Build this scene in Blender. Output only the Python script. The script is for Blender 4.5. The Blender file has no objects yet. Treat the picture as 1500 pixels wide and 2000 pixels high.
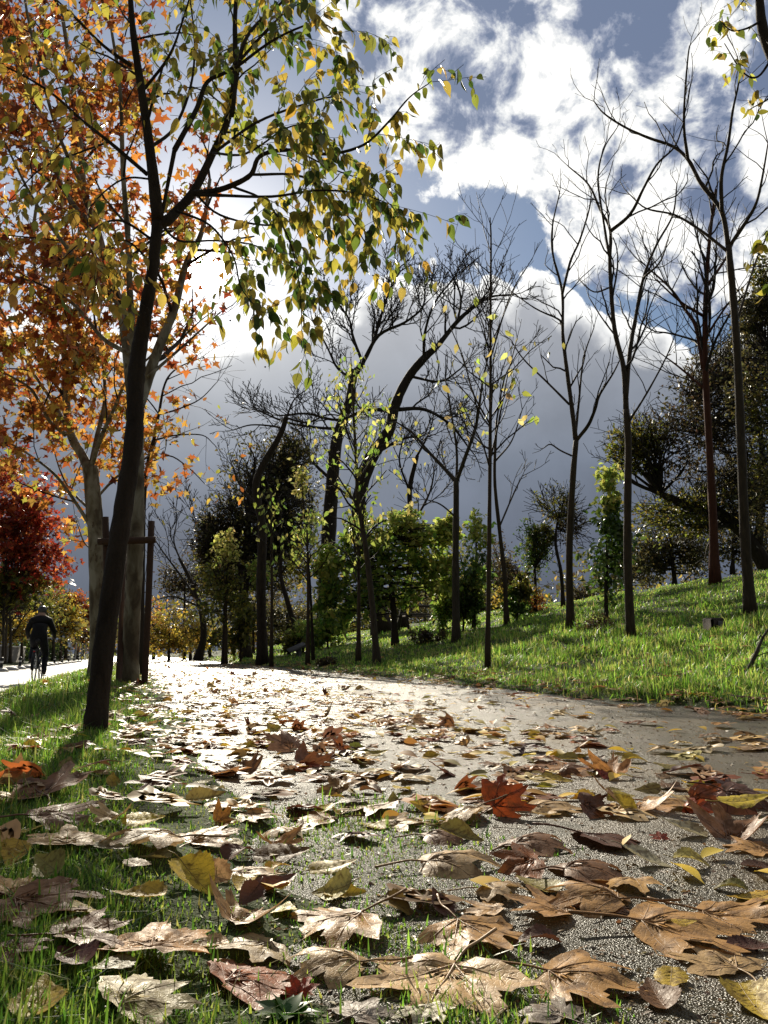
import bpy, math, random
import numpy as np
from mathutils import Vector, Matrix, Euler

R = math.radians
sc = bpy.context.scene
COL = sc.collection
rng = np.random.default_rng(11)

# ------------------------------------------------------------------ camera
F, CX, CY = 1556.0, 750.0, 1000.0          # focal length and centre in photo pixels (1500 x 2000)
CAM_H = 0.30
PITCH = R(10.13)
cam_data = bpy.data.cameras.new('camera')
cam = bpy.data.objects.new('camera', cam_data)
COL.objects.link(cam)
cam.location = (0, 0, CAM_H)
cam.rotation_euler = (math.pi / 2 + PITCH, 0, 0)
cam_data.sensor_fit = 'VERTICAL'
cam_data.sensor_height = 36.0
cam_data.sensor_width = 27.0
cam_data.lens = 36.0 * F / 2000.0
cam_data.clip_start = 0.01
cam_data.clip_end = 3000
sc.camera = cam
sc.view_settings.view_transform = 'Standard'
sc.view_settings.look = 'None'
sc.view_settings.gamma = 1.0
sc.view_settings.exposure = 0.52
sc.cycles.max_bounces = 8
sc.cycles.transparent_max_bounces = 8
sc.cycles.sample_clamp_indirect = 6.0
sc.cycles.use_denoising = True


def ray(px, py):
    """World direction of a photo pixel, scaled so that it advances 1 m along +Y."""
    x, u = (px - CX) / F, (CY - py) / F
    d = Vector((x, math.cos(PITCH) - math.sin(PITCH) * u, math.sin(PITCH) + math.cos(PITCH) * u))
    return d / d.y


def azel(px, py):
    d = ray(px, py).normalized()
    return math.degrees(math.atan2(d.x, d.y)), math.degrees(math.asin(d.z))


SUN_AZ, SUN_EL = azel(405, 535)
SUN_DIR = ray(405, 535).normalized()

# ------------------------------------------------------------------ node helpers


class NT:
    def __init__(self, tree):
        self.t = tree
        self.n = tree.nodes
        self.l = tree.links

    def node(self, kind, **props):
        n = self.n.new(kind)
        for k, v in props.items():
            setattr(n, k, v)
        return n

    def put(self, sock, v):
        if v is None:
            return
        if hasattr(v, 'is_output') or isinstance(v, bpy.types.NodeSocket):
            self.l.new(v, sock)
        else:
            sock.default_value = v

    def math(self, op, a, b=None, c=None, clamp=False):
        n = self.node('ShaderNodeMath', operation=op, use_clamp=clamp)
        self.put(n.inputs[0], a)
        self.put(n.inputs[1], b)
        self.put(n.inputs[2], c)
        return n.outputs[0]

    def smooth(self, x, a, b, lo=0.0, hi=1.0):
        n = self.node('ShaderNodeMapRange', interpolation_type='SMOOTHSTEP')
        self.put(n.inputs['Value'], x)
        self.put(n.inputs['From Min'], a)
        self.put(n.inputs['From Max'], b)
        self.put(n.inputs['To Min'], lo)
        self.put(n.inputs['To Max'], hi)
        return n.outputs[0]

    def mix(self, f, a, b, blend='MIX'):
        n = self.node('ShaderNodeMix', data_type='RGBA', blend_type=blend)
        n.clamp_factor = True
        self.put(n.inputs[0], f)
        self.put(n.inputs[6], a if not isinstance(a, tuple) else (*a[:3], 1))
        self.put(n.inputs[7], b if not isinstance(b, tuple) else (*b[:3], 1))
        return n.outputs[2]

    def noise(self, vec, scale, detail=4, rough=.55, dist=0.0, out=0):
        n = self.node('ShaderNodeTexNoise')
        self.put(n.inputs['Vector'], vec)
        n.inputs['Scale'].default_value = scale
        n.inputs['Detail'].default_value = detail
        n.inputs['Roughness'].default_value = rough
        n.inputs['Distortion'].default_value = dist
        return n.outputs[out]

    def voronoi(self, vec, scale, feature='F1', out='Distance', rand=1.0):
        n = self.node('ShaderNodeTexVoronoi', feature=feature)
        self.put(n.inputs['Vector'], vec)
        n.inputs['Scale'].default_value = scale
        n.inputs['Randomness'].default_value = rand
        return n.outputs[out]

    def curve(self, x, pts):
        """A float curve through pts; pts and x are already 0..1."""
        n = self.node('ShaderNodeFloatCurve')
        c = n.mapping.curves[0]
        pts = sorted(pts)
        while len(c.points) < len(pts):
            c.points.new(.5, .5)
        for p, (a, b) in zip(c.points, pts):
            p.location = (a, b)
            p.handle_type = 'AUTO'
        n.mapping.update()
        self.put(n.inputs['Value'], x)
        return n.outputs[0]

    def ramp(self, x, stops):
        n = self.node('ShaderNodeValToRGB')
        e = n.color_ramp.elements
        while len(e) < len(stops):
            e.new(.5)
        for el, (p, c) in zip(e, stops):
            el.position = p
            el.color = (*c[:3], 1)
        self.put(n.inputs[0], x)
        return n.outputs[0]


# ------------------------------------------------------------------ world: Nishita sky with procedural clouds
world = bpy.data.worlds.new('World')
sc.world = world
world.use_nodes = True
W = NT(world.node_tree)
W.n.clear()
SKY_STRENGTH = 0.055
sky = W.node('ShaderNodeTexSky', sky_type='NISHITA', sun_disc=False)
sky.sun_elevation = R(SUN_EL)
sky.sun_rotation = R(SUN_AZ)
sky.air_density = 1.0
sky.dust_density = 0.3
sky.ozone_density = 1.6
tc = W.node('ShaderNodeTexCoord')
vn = W.node('ShaderNodeVectorMath', operation='NORMALIZE')
W.put(vn.inputs[0], tc.outputs['Generated'])
dirv = vn.outputs[0]
sep = W.node('ShaderNodeSeparateXYZ')
W.put(sep.inputs[0], dirv)
az = W.math('MULTIPLY', W.math('ARCTAN2', sep.outputs[0], sep.outputs[1]), 180 / math.pi)
el = W.math('MULTIPLY', W.math('ARCSINE', sep.outputs[2]), 180 / math.pi)
dotn = W.node('ShaderNodeVectorMath', operation='DOT_PRODUCT')
W.put(dotn.inputs[0], dirv)
dotn.inputs[1].default_value = SUN_DIR
ang = W.math('MULTIPLY', W.math('ARCCOSINE', W.math('MINIMUM', dotn.outputs['Value'], 0.9999999)), 180 / math.pi)
az01 = W.math('MULTIPLY_ADD', az, 1 / 120.0, .5, clamp=True)          # -60..60 deg


def edge_curve(pix, left_el, right_el):
    pts = [(0.0, left_el / 60.0)]
    for p in pix:
        a, e = azel(*p)
        pts.append((a / 120.0 + .5, e / 60.0))
    pts.append((1.0, right_el / 60.0))
    return W.math('MULTIPLY', W.curve(az01, pts), 60.0)


n_big = W.noise(dirv, 5.0, 3, .5, 0.2)
n_mid = W.noise(dirv, 13.0, 9, .60, 0.25)
n_fine = W.noise(dirv, 34.0, 6, .6)
off = W.node('ShaderNodeVectorMath', operation='ADD')                    # the same field a step towards the sun: self shading
W.put(off.inputs[0], dirv)
off.inputs[1].default_value = (SUN_DIR.x * .02 - .012, SUN_DIR.y * .02, SUN_DIR.z * .02 + .012)
n_sun = W.noise(off.outputs[0], 13.0, 9, .60, 0.25)

glow = W.math('ADD',
              W.math('MULTIPLY', W.math('EXPONENT', W.math('DIVIDE', ang, -3.0)), .9),
              W.math('MULTIPLY', W.math('EXPONENT', W.math('DIVIDE', ang, -9.0)), 0.26))

# upper broken cumulus
e_up = edge_curve([(560, -150), (650, 20), (730, 200), (800, 300), (870, 325), (960, 340), (1030, 372), (1080, 455),
                   (1150, 530), (1300, 575), (1500, 600)], 58, 22)
d_up = W.math('SUBTRACT', el, e_up)
f_up = W.math('ADD', W.math('MULTIPLY', d_up, 0.16), W.math('MULTIPLY', W.math('SUBTRACT', n_mid, .5), 4.6))
f_up = W.math('ADD', f_up, W.math('MULTIPLY', W.math('SUBTRACT', n_big, .5), 1.6))
f_up = W.math('ADD', f_up, .75)
cap_up = W.math('MINIMUM', W.math('MULTIPLY', W.math('SUBTRACT', f_up, -0.1), 1.0), 1.0)
d_up2 = W.math('ADD', d_up, W.math('MULTIPLY_ADD', W.math('SUBTRACT', n_mid, .5), 11.0, W.math('MULTIPLY', W.math('SUBTRACT', n_fine, .5), 5.0)))
m_up = W.smooth(W.math('MINIMUM', f_up, W.math('ADD', W.math('MULTIPLY', d_up2, .4), .45)), -0.15, 0.42)
lit = W.math('ADD', W.math('MULTIPLY', W.math('SUBTRACT', n_mid, n_sun), 3.4), .5)
body = W.math('ADD', W.math('MULTIPLY', W.math('SUBTRACT', n_mid, .5), 1.6), W.math('MULTIPLY', W.math('SUBTRACT', n_fine, .5), 1.0))
lit = W.math('ADD', lit, body)
lit = W.math('ADD', lit, W.math('MULTIPLY', W.math('SUBTRACT', n_big, .5), 1.6))
c_up = W.ramp(lit, [(0.0, (.115, .15, .235)), (.26, (.235, .265, .345)), (.50, (.48, .50, .53)), (.85, (.82, .81, .78))])

# lower grey cloud bank with a bright rim
e_lo = edge_curve([(330, 640), (420, 640), (520, 622), (620, 598), (690, 575), (745, 540), (820, 512), (900, 520), (960, 528), (1010, 540),
                   (1040, 512), (1090, 548), (1150, 575), (1210, 605), (1290, 632), (1340, 652), (1400, 640), (1500, 620)], 22, 22)
puff = W.voronoi(dirv, 30.0)
d_lo = W.math('SUBTRACT', e_lo, el)
d_lo = W.math('ADD', d_lo, W.math('MULTIPLY', W.math('SUBTRACT', n_mid, .5), 5.0))
d_lo = W.math('ADD', d_lo, W.math('MULTIPLY', W.math('SUBTRACT', .3, puff), 2.0))
m_lo = W.smooth(d_lo, -0.08, 0.25)
grey = W.ramp(W.math('DIVIDE', el, 32.0), [(0.0, (.07, .085, .115)), (.25, (.085, .10, .135)), (.42, (.125, .147, .19)), (.58, (.195, .215, .255)), (.78, (.275, .285, .31)), (1.0, (.36, .365, .38))])
gvar = W.math('MULTIPLY_ADD', W.math('SUBTRACT', n_big, .5), .75, W.math('MULTIPLY_ADD', W.math('SUBTRACT', n_mid, .5), .45, 1.0))
gv = W.node('ShaderNodeVectorMath', operation='SCALE')
W.put(gv.inputs[0], grey)
W.put(gv.inputs['Scale'], gvar)
rim = W.smooth(W.math('ADD', d_lo, W.math('MULTIPLY', W.math('SUBTRACT', n_fine, n_mid), 2.2)), 0.1, 2.6, 1.0, 0.0)
c_lo = W.mix(rim, gv.outputs[0], (.80, .80, .78))

# small puff clouds low on the right
sky_s = W.node('ShaderNodeVectorMath', operation='SCALE')
W.put(sky_s.inputs[0], sky.outputs[0])
sky_s.inputs['Scale'].default_value = SKY_STRENGTH
blue = W.mix(W.smooth(sep.outputs[1], -0.3, 0.4, 0.0, 1.0), sky_s.outputs[0], sky_s.outputs[0])
# sky behind the viewer darkened: an added dull bank that cuts fill on near sides
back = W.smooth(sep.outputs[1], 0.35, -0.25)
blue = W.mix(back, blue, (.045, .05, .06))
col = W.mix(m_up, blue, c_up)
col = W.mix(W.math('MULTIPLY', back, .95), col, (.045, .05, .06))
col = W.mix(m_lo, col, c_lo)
add = W.node('ShaderNodeMix', data_type='RGBA', blend_type='ADD')
add.inputs[0].default_value = 1.0
W.put(add.inputs[6], col)
gcol = W.node('ShaderNodeVectorMath', operation='SCALE')
gcol.inputs[0].default_value = (1.0, .98, .92)
W.put(gcol.inputs['Scale'], W.math('ADD', glow, W.smooth(ang, 0.9, 1.5, 22.0, 0.0)))
W.put(add.inputs[7], gcol.outputs[0])
below = W.mix(W.smooth(el, -1.0, -6.0), add.outputs[2], (.05, .055, .05))
bg = W.node('ShaderNodeBackground')
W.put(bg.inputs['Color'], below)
bg.inputs['Strength'].default_value = 1.0
wo = W.node('ShaderNodeOutputWorld')
W.l.new(bg.outputs[0], wo.inputs['Surface'])

# ------------------------------------------------------------------ sun
sl = bpy.data.lights.new('sun', 'SUN')
sl.energy = 5.0
sl.angle = R(0.5)
sl.color = (1.0, .91, .74)
sun = bpy.data.objects.new('sun', sl)
COL.objects.link(sun)
sun.location = (-10, 40, 25)
sun.rotation_euler = (-SUN_DIR).to_track_quat('-Z', 'Y').to_euler()

# ------------------------------------------------------------------ numeric helpers


def vnoise(x, y, seed=0):
    x = np.asarray(x, float)
    y = np.asarray(y, float)
    xi, yi = np.floor(x), np.floor(y)
    fx, fy = x - xi, y - yi
    fx, fy = fx * fx * (3 - 2 * fx), fy * fy * (3 - 2 * fy)

    def h(a, b):
        v = np.sin(a * 127.1 + b * 311.7 + seed * 74.7) * 43758.5453
        return v - np.floor(v)
    return (h(xi, yi) * (1 - fx) + h(xi + 1, yi) * fx) * (1 - fy) + (h(xi, yi + 1) * (1 - fx) + h(xi + 1, yi + 1) * fx) * fy


def fbm(x, y, seed=0, o=3):
    s = 0
    for i in range(o):
        s = s + (vnoise(x * 2 ** i, y * 2 ** i, seed + i) - .5) * .5 ** i
    return s


SL = 0.30                                   # the path runs off to the left at this slope
P0, P1 = 0.22, 3.15                         # path edges in strip coordinates xs = x + SL*y
ROAD0, ROAD1 = -7.3, -2.1
ROAD_Z = -.335


def terrain(x, y, rough=True):
    x = np.asarray(x, float)
    y = np.asarray(y, float)
    xs = x + SL * y
    e1 = P1 + .30 * fbm(y * .5, xs * 0, 3) + .12 * fbm(y * 2.5, xs * 0, 5)
    e0 = P0 + .16 * fbm(y * .9, xs * 0, 8) + .12 * fbm(y * 3.1, xs * 0, 9)
    s = xs - e1
    f = np.interp(y, [-80, 18, 40, 90, 200], [1, 1, .85, .5, .3])
    bank = np.interp(s, [-.1, .15, .5, 1, 2, 3, 5, 8, 10, 14, 40, 200], [-.05, .035, .085, .16, .34, .54, .98, 1.66, 2.0, 2.2, 2.5, 4.0]) * np.where(s > 1, f, 1)
    l = xs - e0
    left = np.interp(l, [-200, -16, -9, -8.0, -7.45, -2.40, -2.1, -1.4, -.7, -.25, -.05, .1],
                     [1.5, .3, -.22, -.27, -.365, -.37, -.31, -.05, .02, .025, .008, -.05])
    z = np.where(s > -.1, bank, np.where(l < .1, left, -.05))
    if rough:
        g = np.where(s > .1, np.minimum(s - .1, 1) * (.10 * fbm(x * .8, y * .8, 21) + .06 * fbm(x * 2.7, y * 2.7, 25)), 0)
        g = g + np.where((l < 0) & (l > -1.6), .025 * fbm(x * 3, y * 3, 31), 0)
        z = z + g
    return z


def ground(x, y):
    """Height of whatever one would stand on: path or road sheet, or the earth."""
    x = np.asarray(x, float)
    y = np.asarray(y, float)
    t = terrain(x, y)
    xs = x + SL * y
    on = (xs > P0 - .3) & (xs < P1 + .4)
    t = np.where(on, np.maximum(t, path_z(x, y)), t)
    on = (xs > ROAD0 - .1) & (xs < ROAD1 + .3)
    return np.where(on, np.maximum(t, ROAD_Z), t)


def path_z(x, y):
    return .0 + .012 * fbm(x * 1.3, y * 1.3, 41) + .006 * fbm(x * 6, y * 6, 44)


YS = np.geomspace(.35, 400, 6000)


def hit(px, py):
    d = ray(px, py)
    z = CAM_H + d.z * YS
    g = ground(d.x * YS, YS)
    k = np.argmax(z <= g)
    if z[k] > g[k]:
        k = len(YS) - 1
    Y = YS[k]
    return Vector((d.x * Y, Y, float(g[k])))


def at(px, py, Y):
    d = ray(px, py)
    return Vector((d.x * Y, Y, CAM_H + d.z * Y))


# ------------------------------------------------------------------ mesh helpers


class MB:
    """Collects vertices and faces of one mesh."""

    def __init__(self):
        self.v, self.f, self.m, self.c, self.n = [], [], [], [], 0

    def add(self, V, faces, mat=0, col=None):
        V = np.asarray(V, np.float32).reshape(-1, 3)
        for fs in faces if isinstance(faces, list) else [faces]:
            fs = np.asarray(fs, np.int32)
            if fs.size:
                self.f.append(fs + self.n)
                self.m.append(np.full(len(fs), mat, np.int32))
        self.v.append(V)
        if col is None:
            col = np.ones((len(V), 3), np.float32)
        col = np.asarray(col, np.float32)
        if col.ndim == 1:
            col = np.tile(col, (len(V), 1))
        self.c.append(col)
        self.n += len(V)

    def mesh(self, name, mats, smooth=True):
        me = bpy.data.meshes.new(name)
        V = np.concatenate(self.v)
        me.vertices.add(len(V))
        me.vertices.foreach_set('co', V.ravel())
        loops = np.concatenate([f.ravel() for f in self.f])
        sizes = np.concatenate([np.full(len(f), f.shape[1], np.int32) for f in self.f])
        starts = np.concatenate([[0], np.cumsum(sizes)[:-1]]).astype(np.int32)
        me.loops.add(len(loops))
        me.loops.foreach_set('vertex_index', loops.astype(np.int32))
        me.polygons.add(len(sizes))
        me.polygons.foreach_set('loop_start', starts)
        me.polygons.foreach_set('material_index', np.concatenate(self.m))
        me.polygons.foreach_set('use_smooth', np.full(len(sizes), smooth))
        C = np.concatenate(self.c)
        a = me.attributes.new('tint', 'FLOAT_COLOR', 'POINT')
        a.data.foreach_set('color', np.concatenate([C, np.ones((len(C), 1), np.float32)], 1).astype(np.float32).ravel())
        me.update(calc_edges=True)
        for m in mats if isinstance(mats, (list, tuple)) else [mats]:
            me.materials.append(m)
        return me

    def build(self, name, mats, parent=None, smooth=True, loc=None):
        o = bpy.data.objects.new(name, self.mesh(name, mats, smooth))
        COL.objects.link(o)
        if parent is not None:
            o.parent = parent
        if loc is not None:
            o.location = loc
        return o


def tag(o, label=None, cat=None, group=None, kind=None):
    for k, v in (('label', label), ('category', cat), ('group', group), ('kind', kind)):
        if v:
            o[k] = v
    return o


def empty(name, loc, label, cat, group=None, rz=0.0):
    o = bpy.data.objects.new(name, None)
    COL.objects.link(o)
    o.location = loc
    o.rotation_euler = (0, 0, rz)
    o.empty_display_size = .1
    return tag(o, label, cat, group)


def tube(mb, pts, rad, sides=6, mat=0, col=None, cap=True, rough=0.0):
    P = np.asarray([tuple(p) for p in pts], float)
    n = len(P)
    rad = np.asarray(rad, float)
    if rad.ndim == 0:
        rad = np.full(n, float(rad))
    T = np.empty_like(P)
    T[1:-1] = P[2:] - P[:-2]
    T[0] = P[1] - P[0]
    T[-1] = P[-1] - P[-2]
    T /= np.linalg.norm(T, axis=1, keepdims=True) + 1e-12
    up = np.array([0, 0, 1.0]) if abs(T[0][2]) < .9 else np.array([0, 1.0, 0])
    A = np.cross(T, up)
    # keep the frame from flipping
    for i in range(1, n):
        a = A[i - 1] - T[i] * np.dot(A[i - 1], T[i])
        L = np.linalg.norm(a)
        A[i] = a / L if L > 1e-6 else A[i - 1]
        if i == 1:
            A[0] /= np.linalg.norm(A[0]) + 1e-12
            a = A[0] - T[1] * np.dot(A[0], T[1])
            A[1] = a / (np.linalg.norm(a) + 1e-12)
    B = np.cross(T, A)
    th = np.arange(sides) * 2 * math.pi / sides
    rr = rad[:, None] * np.ones(sides)
    if rough:
        rr = rr * (1 + rough * (rng.random((n, sides)) - .5))
    V = P[:, None, :] + rr[:, :, None] * (np.cos(th)[None, :, None] * A[:, None, :] + np.sin(th)[None, :, None] * B[:, None, :])
    i = np.arange(n - 1)[:, None] * sides
    j = np.arange(sides)
    k = (j + 1) % sides
    q = np.stack([i + j, i + k, i + sides + k, i + sides + j], -1).reshape(-1, 4)
    faces = [q]
    if cap and sides >= 5:
        faces.append(np.arange(sides)[::-1][None])
        faces.append((np.arange(sides) + (n - 1) * sides)[None])
    mb.add(V.reshape(-1, 3), faces, mat, col)


def box(mb, c, s, mat=0, rot=None, bevel=0.0):
    """A box with chamfered edges."""
    s = np.asarray(s, float) / 2
    b = min(bevel, min(s) * .9)
    bm_pts = []
    signs = [(-1, -1, -1), (1, -1, -1), (1, 1, -1), (-1, 1, -1), (-1, -1, 1), (1, -1, 1), (1, 1, 1), (-1, 1, 1)]
    if b <= 0:
        V = np.array([[a * s[0], d * s[1], e * s[2]] for a, d, e in signs])
        Fq = np.array([[0, 3, 2, 1], [4, 5, 6, 7], [0, 1, 5, 4], [1, 2, 6, 5], [2, 3, 7, 6], [3, 0, 4, 7]])
        fs = [Fq]
    else:
        for a, d, e in signs:
            for ax in range(3):
                p = [a * (s[0] - b), d * (s[1] - b), e * (s[2] - b)]
                p[ax] = (a, d, e)[ax] * s[ax]
                bm_pts.append(p)
        V = np.array(bm_pts)
        import mathutils
        idx = lambda c_, ax: c_ * 3 + ax
        Fq, Ft = [], []
        for f, ax in (([0, 3, 2, 1], 2), ([4, 5, 6, 7], 2), ([0, 1, 5, 4], 1), ([1, 2, 6, 5], 0), ([2, 3, 7, 6], 1), ([3, 0, 4, 7], 0)):
            Fq.append([idx(c_, ax) for c_ in f])
        edges = [(0, 1), (1, 2), (2, 3), (3, 0), (4, 5), (5, 6), (6, 7), (7, 4), (0, 4), (1, 5), (2, 6), (3, 7)]
        for a_, b_ in edges:
            d_ = [i for i in range(3) if signs[a_][i] == signs[b_][i]]
            Fq.append([idx(a_, d_[0]), idx(b_, d_[0]), idx(b_, d_[1]), idx(a_, d_[1])])
        for c_ in range(8):
            Ft.append([idx(c_, 0), idx(c_, 1), idx(c_, 2)])
        fs = [np.array(Fq), np.array(Ft)]
    if rot is not None:
        V = V @ np.array(rot).T
    mb.add(V + np.asarray(tuple(c)), fs, mat)


def lathe(mb, prof, sides=16, c=(0, 0, 0), mat=0):
    """prof: (radius, z) rings from bottom to top."""
    th = np.arange(sides) * 2 * math.pi / sides
    V = np.array([[r * math.cos(t) + c[0], r * math.sin(t) + c[1], z + c[2]] for r, z in prof for t in th])
    n = len(prof)
    i = np.arange(n - 1)[:, None] * sides
    j = np.arange(sides)
    k = (j + 1) % sides
    q = np.stack([i + j, i + k, i + sides + k, i + sides + j], -1).reshape(-1, 4)
    mb.add(V, [q, np.arange(sides)[::-1][None], (np.arange(sides) + (n - 1) * sides)[None]], mat)


# ------------------------------------------------------------------ materials


def new_mat(name):
    m = bpy.data.materials.new(name)
    m.use_nodes = True
    t = NT(m.node_tree)
    t.n.clear()
    out = t.node('ShaderNodeOutputMaterial')
    return m, t, out


def principled(t, color, rough=.6, bump=None, bump_str=.3, bump_dist=.01, spec=.5, metal=0.0):
    p = t.node('ShaderNodeBsdfPrincipled')
    t.put(p.inputs['Base Color'], color if not isinstance(color, tuple) else (*color[:3], 1))
    t.put(p.inputs['Roughness'], rough)
    t.put(p.inputs['Specular IOR Level'], spec)
    p.inputs['Metallic'].default_value = metal
    if bump is not None:
        b = t.node('ShaderNodeBump')
        b.inputs['Strength'].default_value = bump_str
        b.inputs['Distance'].default_value = bump_dist
        t.put(b.inputs['Height'], bump)
        t.l.new(b.outputs[0], p.inputs['Normal'])
    return p


def obj_vec(t):
    return t.node('ShaderNodeNewGeometry').outputs['Position']


def bark_mat(name, dark, light, scale=14, rough=.85, bump=.6, stretch=.25):
    m, t, out = new_mat(name)
    mp = t.node('ShaderNodeMapping')
    t.put(mp.inputs['Vector'], obj_vec(t))
    mp.inputs['Scale'].default_value = (1, 1, stretch)
    n = t.noise(mp.outputs[0], scale, 6, .65, .4)
    n2 = t.noise(obj_vec(t), scale * 3, 3, .6)
    c = t.ramp(n, [(.25, dark), (.7, light)])
    h = t.math('ADD', n, t.math('MULTIPLY', n2, .4))
    p = principled(t, c, rough, h, bump, .022, .2)
    t.l.new(p.outputs[0], out.inputs[0])
    return m


def plane_bark(name):
    m, t, out = new_mat(name)
    v = obj_vec(t)
    mp = t.node('ShaderNodeMapping')
    t.put(mp.inputs['Vector'], v)
    mp.inputs['Scale'].default_value = (1, 1, .45)
    n = t.noise(mp.outputs[0], 7.0, 5, .55, .6)
    n2 = t.noise(mp.outputs[0], 15.0, 4, .5, .3)
    c = t.ramp(n, [(.36, (.08, .06, .035)), (.43, (.14, .115, .07)), (.52, (.20, .175, .115)), (.64, (.30, .28, .21))])
    c = t.mix(t.smooth(n2, .60, .66), c, (.10, .075, .045))
    p = principled(t, c, .75, t.math('ADD', n, t.math('MULTIPLY', n2, .5)), .35, .012, .3)
    t.l.new(p.outputs[0], out.inputs[0])
    return m


def leaf_mat(name, rough=.42, trans=.5, spec=.5, gain=1.5, var=.35, use='tint'):
    """Thin leaf: glossy front and light coming through from behind; its colour is the leaf's own tint."""
    m, t, out = new_mat(name)
    if use == 'tint':
        a = t.node('ShaderNodeAttribute', attribute_name='tint')
        c0 = a.outputs['Color']
    else:
        c0 = t.node('ShaderNodeObjectInfo').outputs['Color']
    n = t.noise(t.node('ShaderNodeTexCoord').outputs['Object'], 9.0 if use == 'tint' else 28.0, 3, .6)
    k = t.math('MULTIPLY_ADD', t.math('SUBTRACT', n, .5), var * 2, 1.0)
    sc_ = t.node('ShaderNodeVectorMath', operation='SCALE')
    t.put(sc_.inputs[0], c0)
    t.put(sc_.inputs['Scale'], k)
    c = sc_.outputs[0]
    p = principled(t, c, rough, spec=spec)
    tr = t.node('ShaderNodeBsdfTranslucent')
    g = t.node('ShaderNodeVectorMath', operation='SCALE')
    t.put(g.inputs[0], c)
    g.inputs['Scale'].default_value = gain
    t.put(tr.inputs['Color'], g.outputs[0])
    mx = t.node('ShaderNodeMixShader')
    mx.inputs[0].default_value = trans
    t.l.new(p.outputs[0], mx.inputs[1])
    t.l.new(tr.outputs[0], mx.inputs[2])
    t.l.new(mx.outputs[0], out.inputs[0])
    return m


def dead_leaf_mat(name, vein=False):
    m, t, out = new_mat(name)
    oi = t.node('ShaderNodeObjectInfo')
    v = t.node('ShaderNodeTexCoord').outputs['Object']
    sep_ = t.node('ShaderNodeVectorMath', operation='ADD')
    t.put(sep_.inputs[0], v)
    cmb = t.node('ShaderNodeCombineXYZ')
    t.put(cmb.inputs[0], t.math('MULTIPLY', oi.outputs['Random'], 17.0))
    t.put(cmb.inputs[1], t.math('MULTIPLY', oi.outputs['Random'], 5.0))
    t.l.new(cmb.outputs[0], sep_.inputs[1])
    vv = sep_.outputs[0]
    n = t.noise(vv, 5.0, 4, .65, .5)
    n2 = t.noise(vv, 26.0, 3, .6)
    net = t.voronoi(vv, 16.0, 'DISTANCE_TO_EDGE')
    c = oi.outputs['Color']
    base = t.mix(t.smooth(n, .42, .68), c, t.mix(.72, c, (.10, .045, .02)))
    base = t.mix(t.smooth(n2, .66, .72, 0, .8), base, (.05, .028, .015))           # specks
    base = t.mix(t.smooth(net, .05, .0, 0, .25), base, (.16, .085, .04))
    if vein:
        base = t.mix(.62, c, (.10, .045, .022))
    p = principled(t, base, t.smooth(n, .35, .7, .40, .65), t.math('ADD', t.math('MULTIPLY', t.smooth(net, 0, .12), .25), t.math('MULTIPLY', n2, .5)), .22, .003, .2)
    tr = t.node('ShaderNodeBsdfTranslucent')
    t.put(tr.inputs['Color'], t.mix(.5, base, (.5, .16, .03), 'MULTIPLY') if False else base)
    mx = t.node('ShaderNodeMixShader')
    mx.inputs[0].default_value = .0 if vein else .30
    t.l.new(p.outputs[0], mx.inputs[1])
    t.l.new(tr.outputs[0], mx.inputs[2])
    t.l.new(mx.outputs[0], out.inputs[0])
    return m


def simple_mat(name, color, rough=.6, var=.15, scale=20, spec=.4, metal=0.0, bump=.2):
    m, t, out = new_mat(name)
    n = t.noise(obj_vec(t), scale, 5, .6)
    k = t.math('MULTIPLY_ADD', t.math('SUBTRACT', n, .5), var * 2, 1.0)
    s = t.node('ShaderNodeVectorMath', operation='SCALE')
    s.inputs[0].default_value = color[:3]
    t.put(s.inputs['Scale'], k)
    p = principled(t, s.outputs[0], rough, n, bump, .01, spec, metal)
    t.l.new(p.outputs[0], out.inputs[0])
    return m


def earth_mat():
    m, t, out = new_mat('turf_soil')
    v = obj_vec(t)
    n = t.noise(v, 2.2, 5, .6)
    n2 = t.noise(v, 40, 5, .7)
    c = t.ramp(n, [(.3, (.040, .055, .014)), (.55, (.05, .07, .018)), (.75, (.06, .048, .025))])
    c = t.mix(t.smooth(n2, .5, .75, 0, .6), c, (.035, .028, .016))
    p = principled(t, c, .9, n2, .8, .03, .2)
    t.l.new(p.outputs[0], out.inputs[0])
    return m


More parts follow.
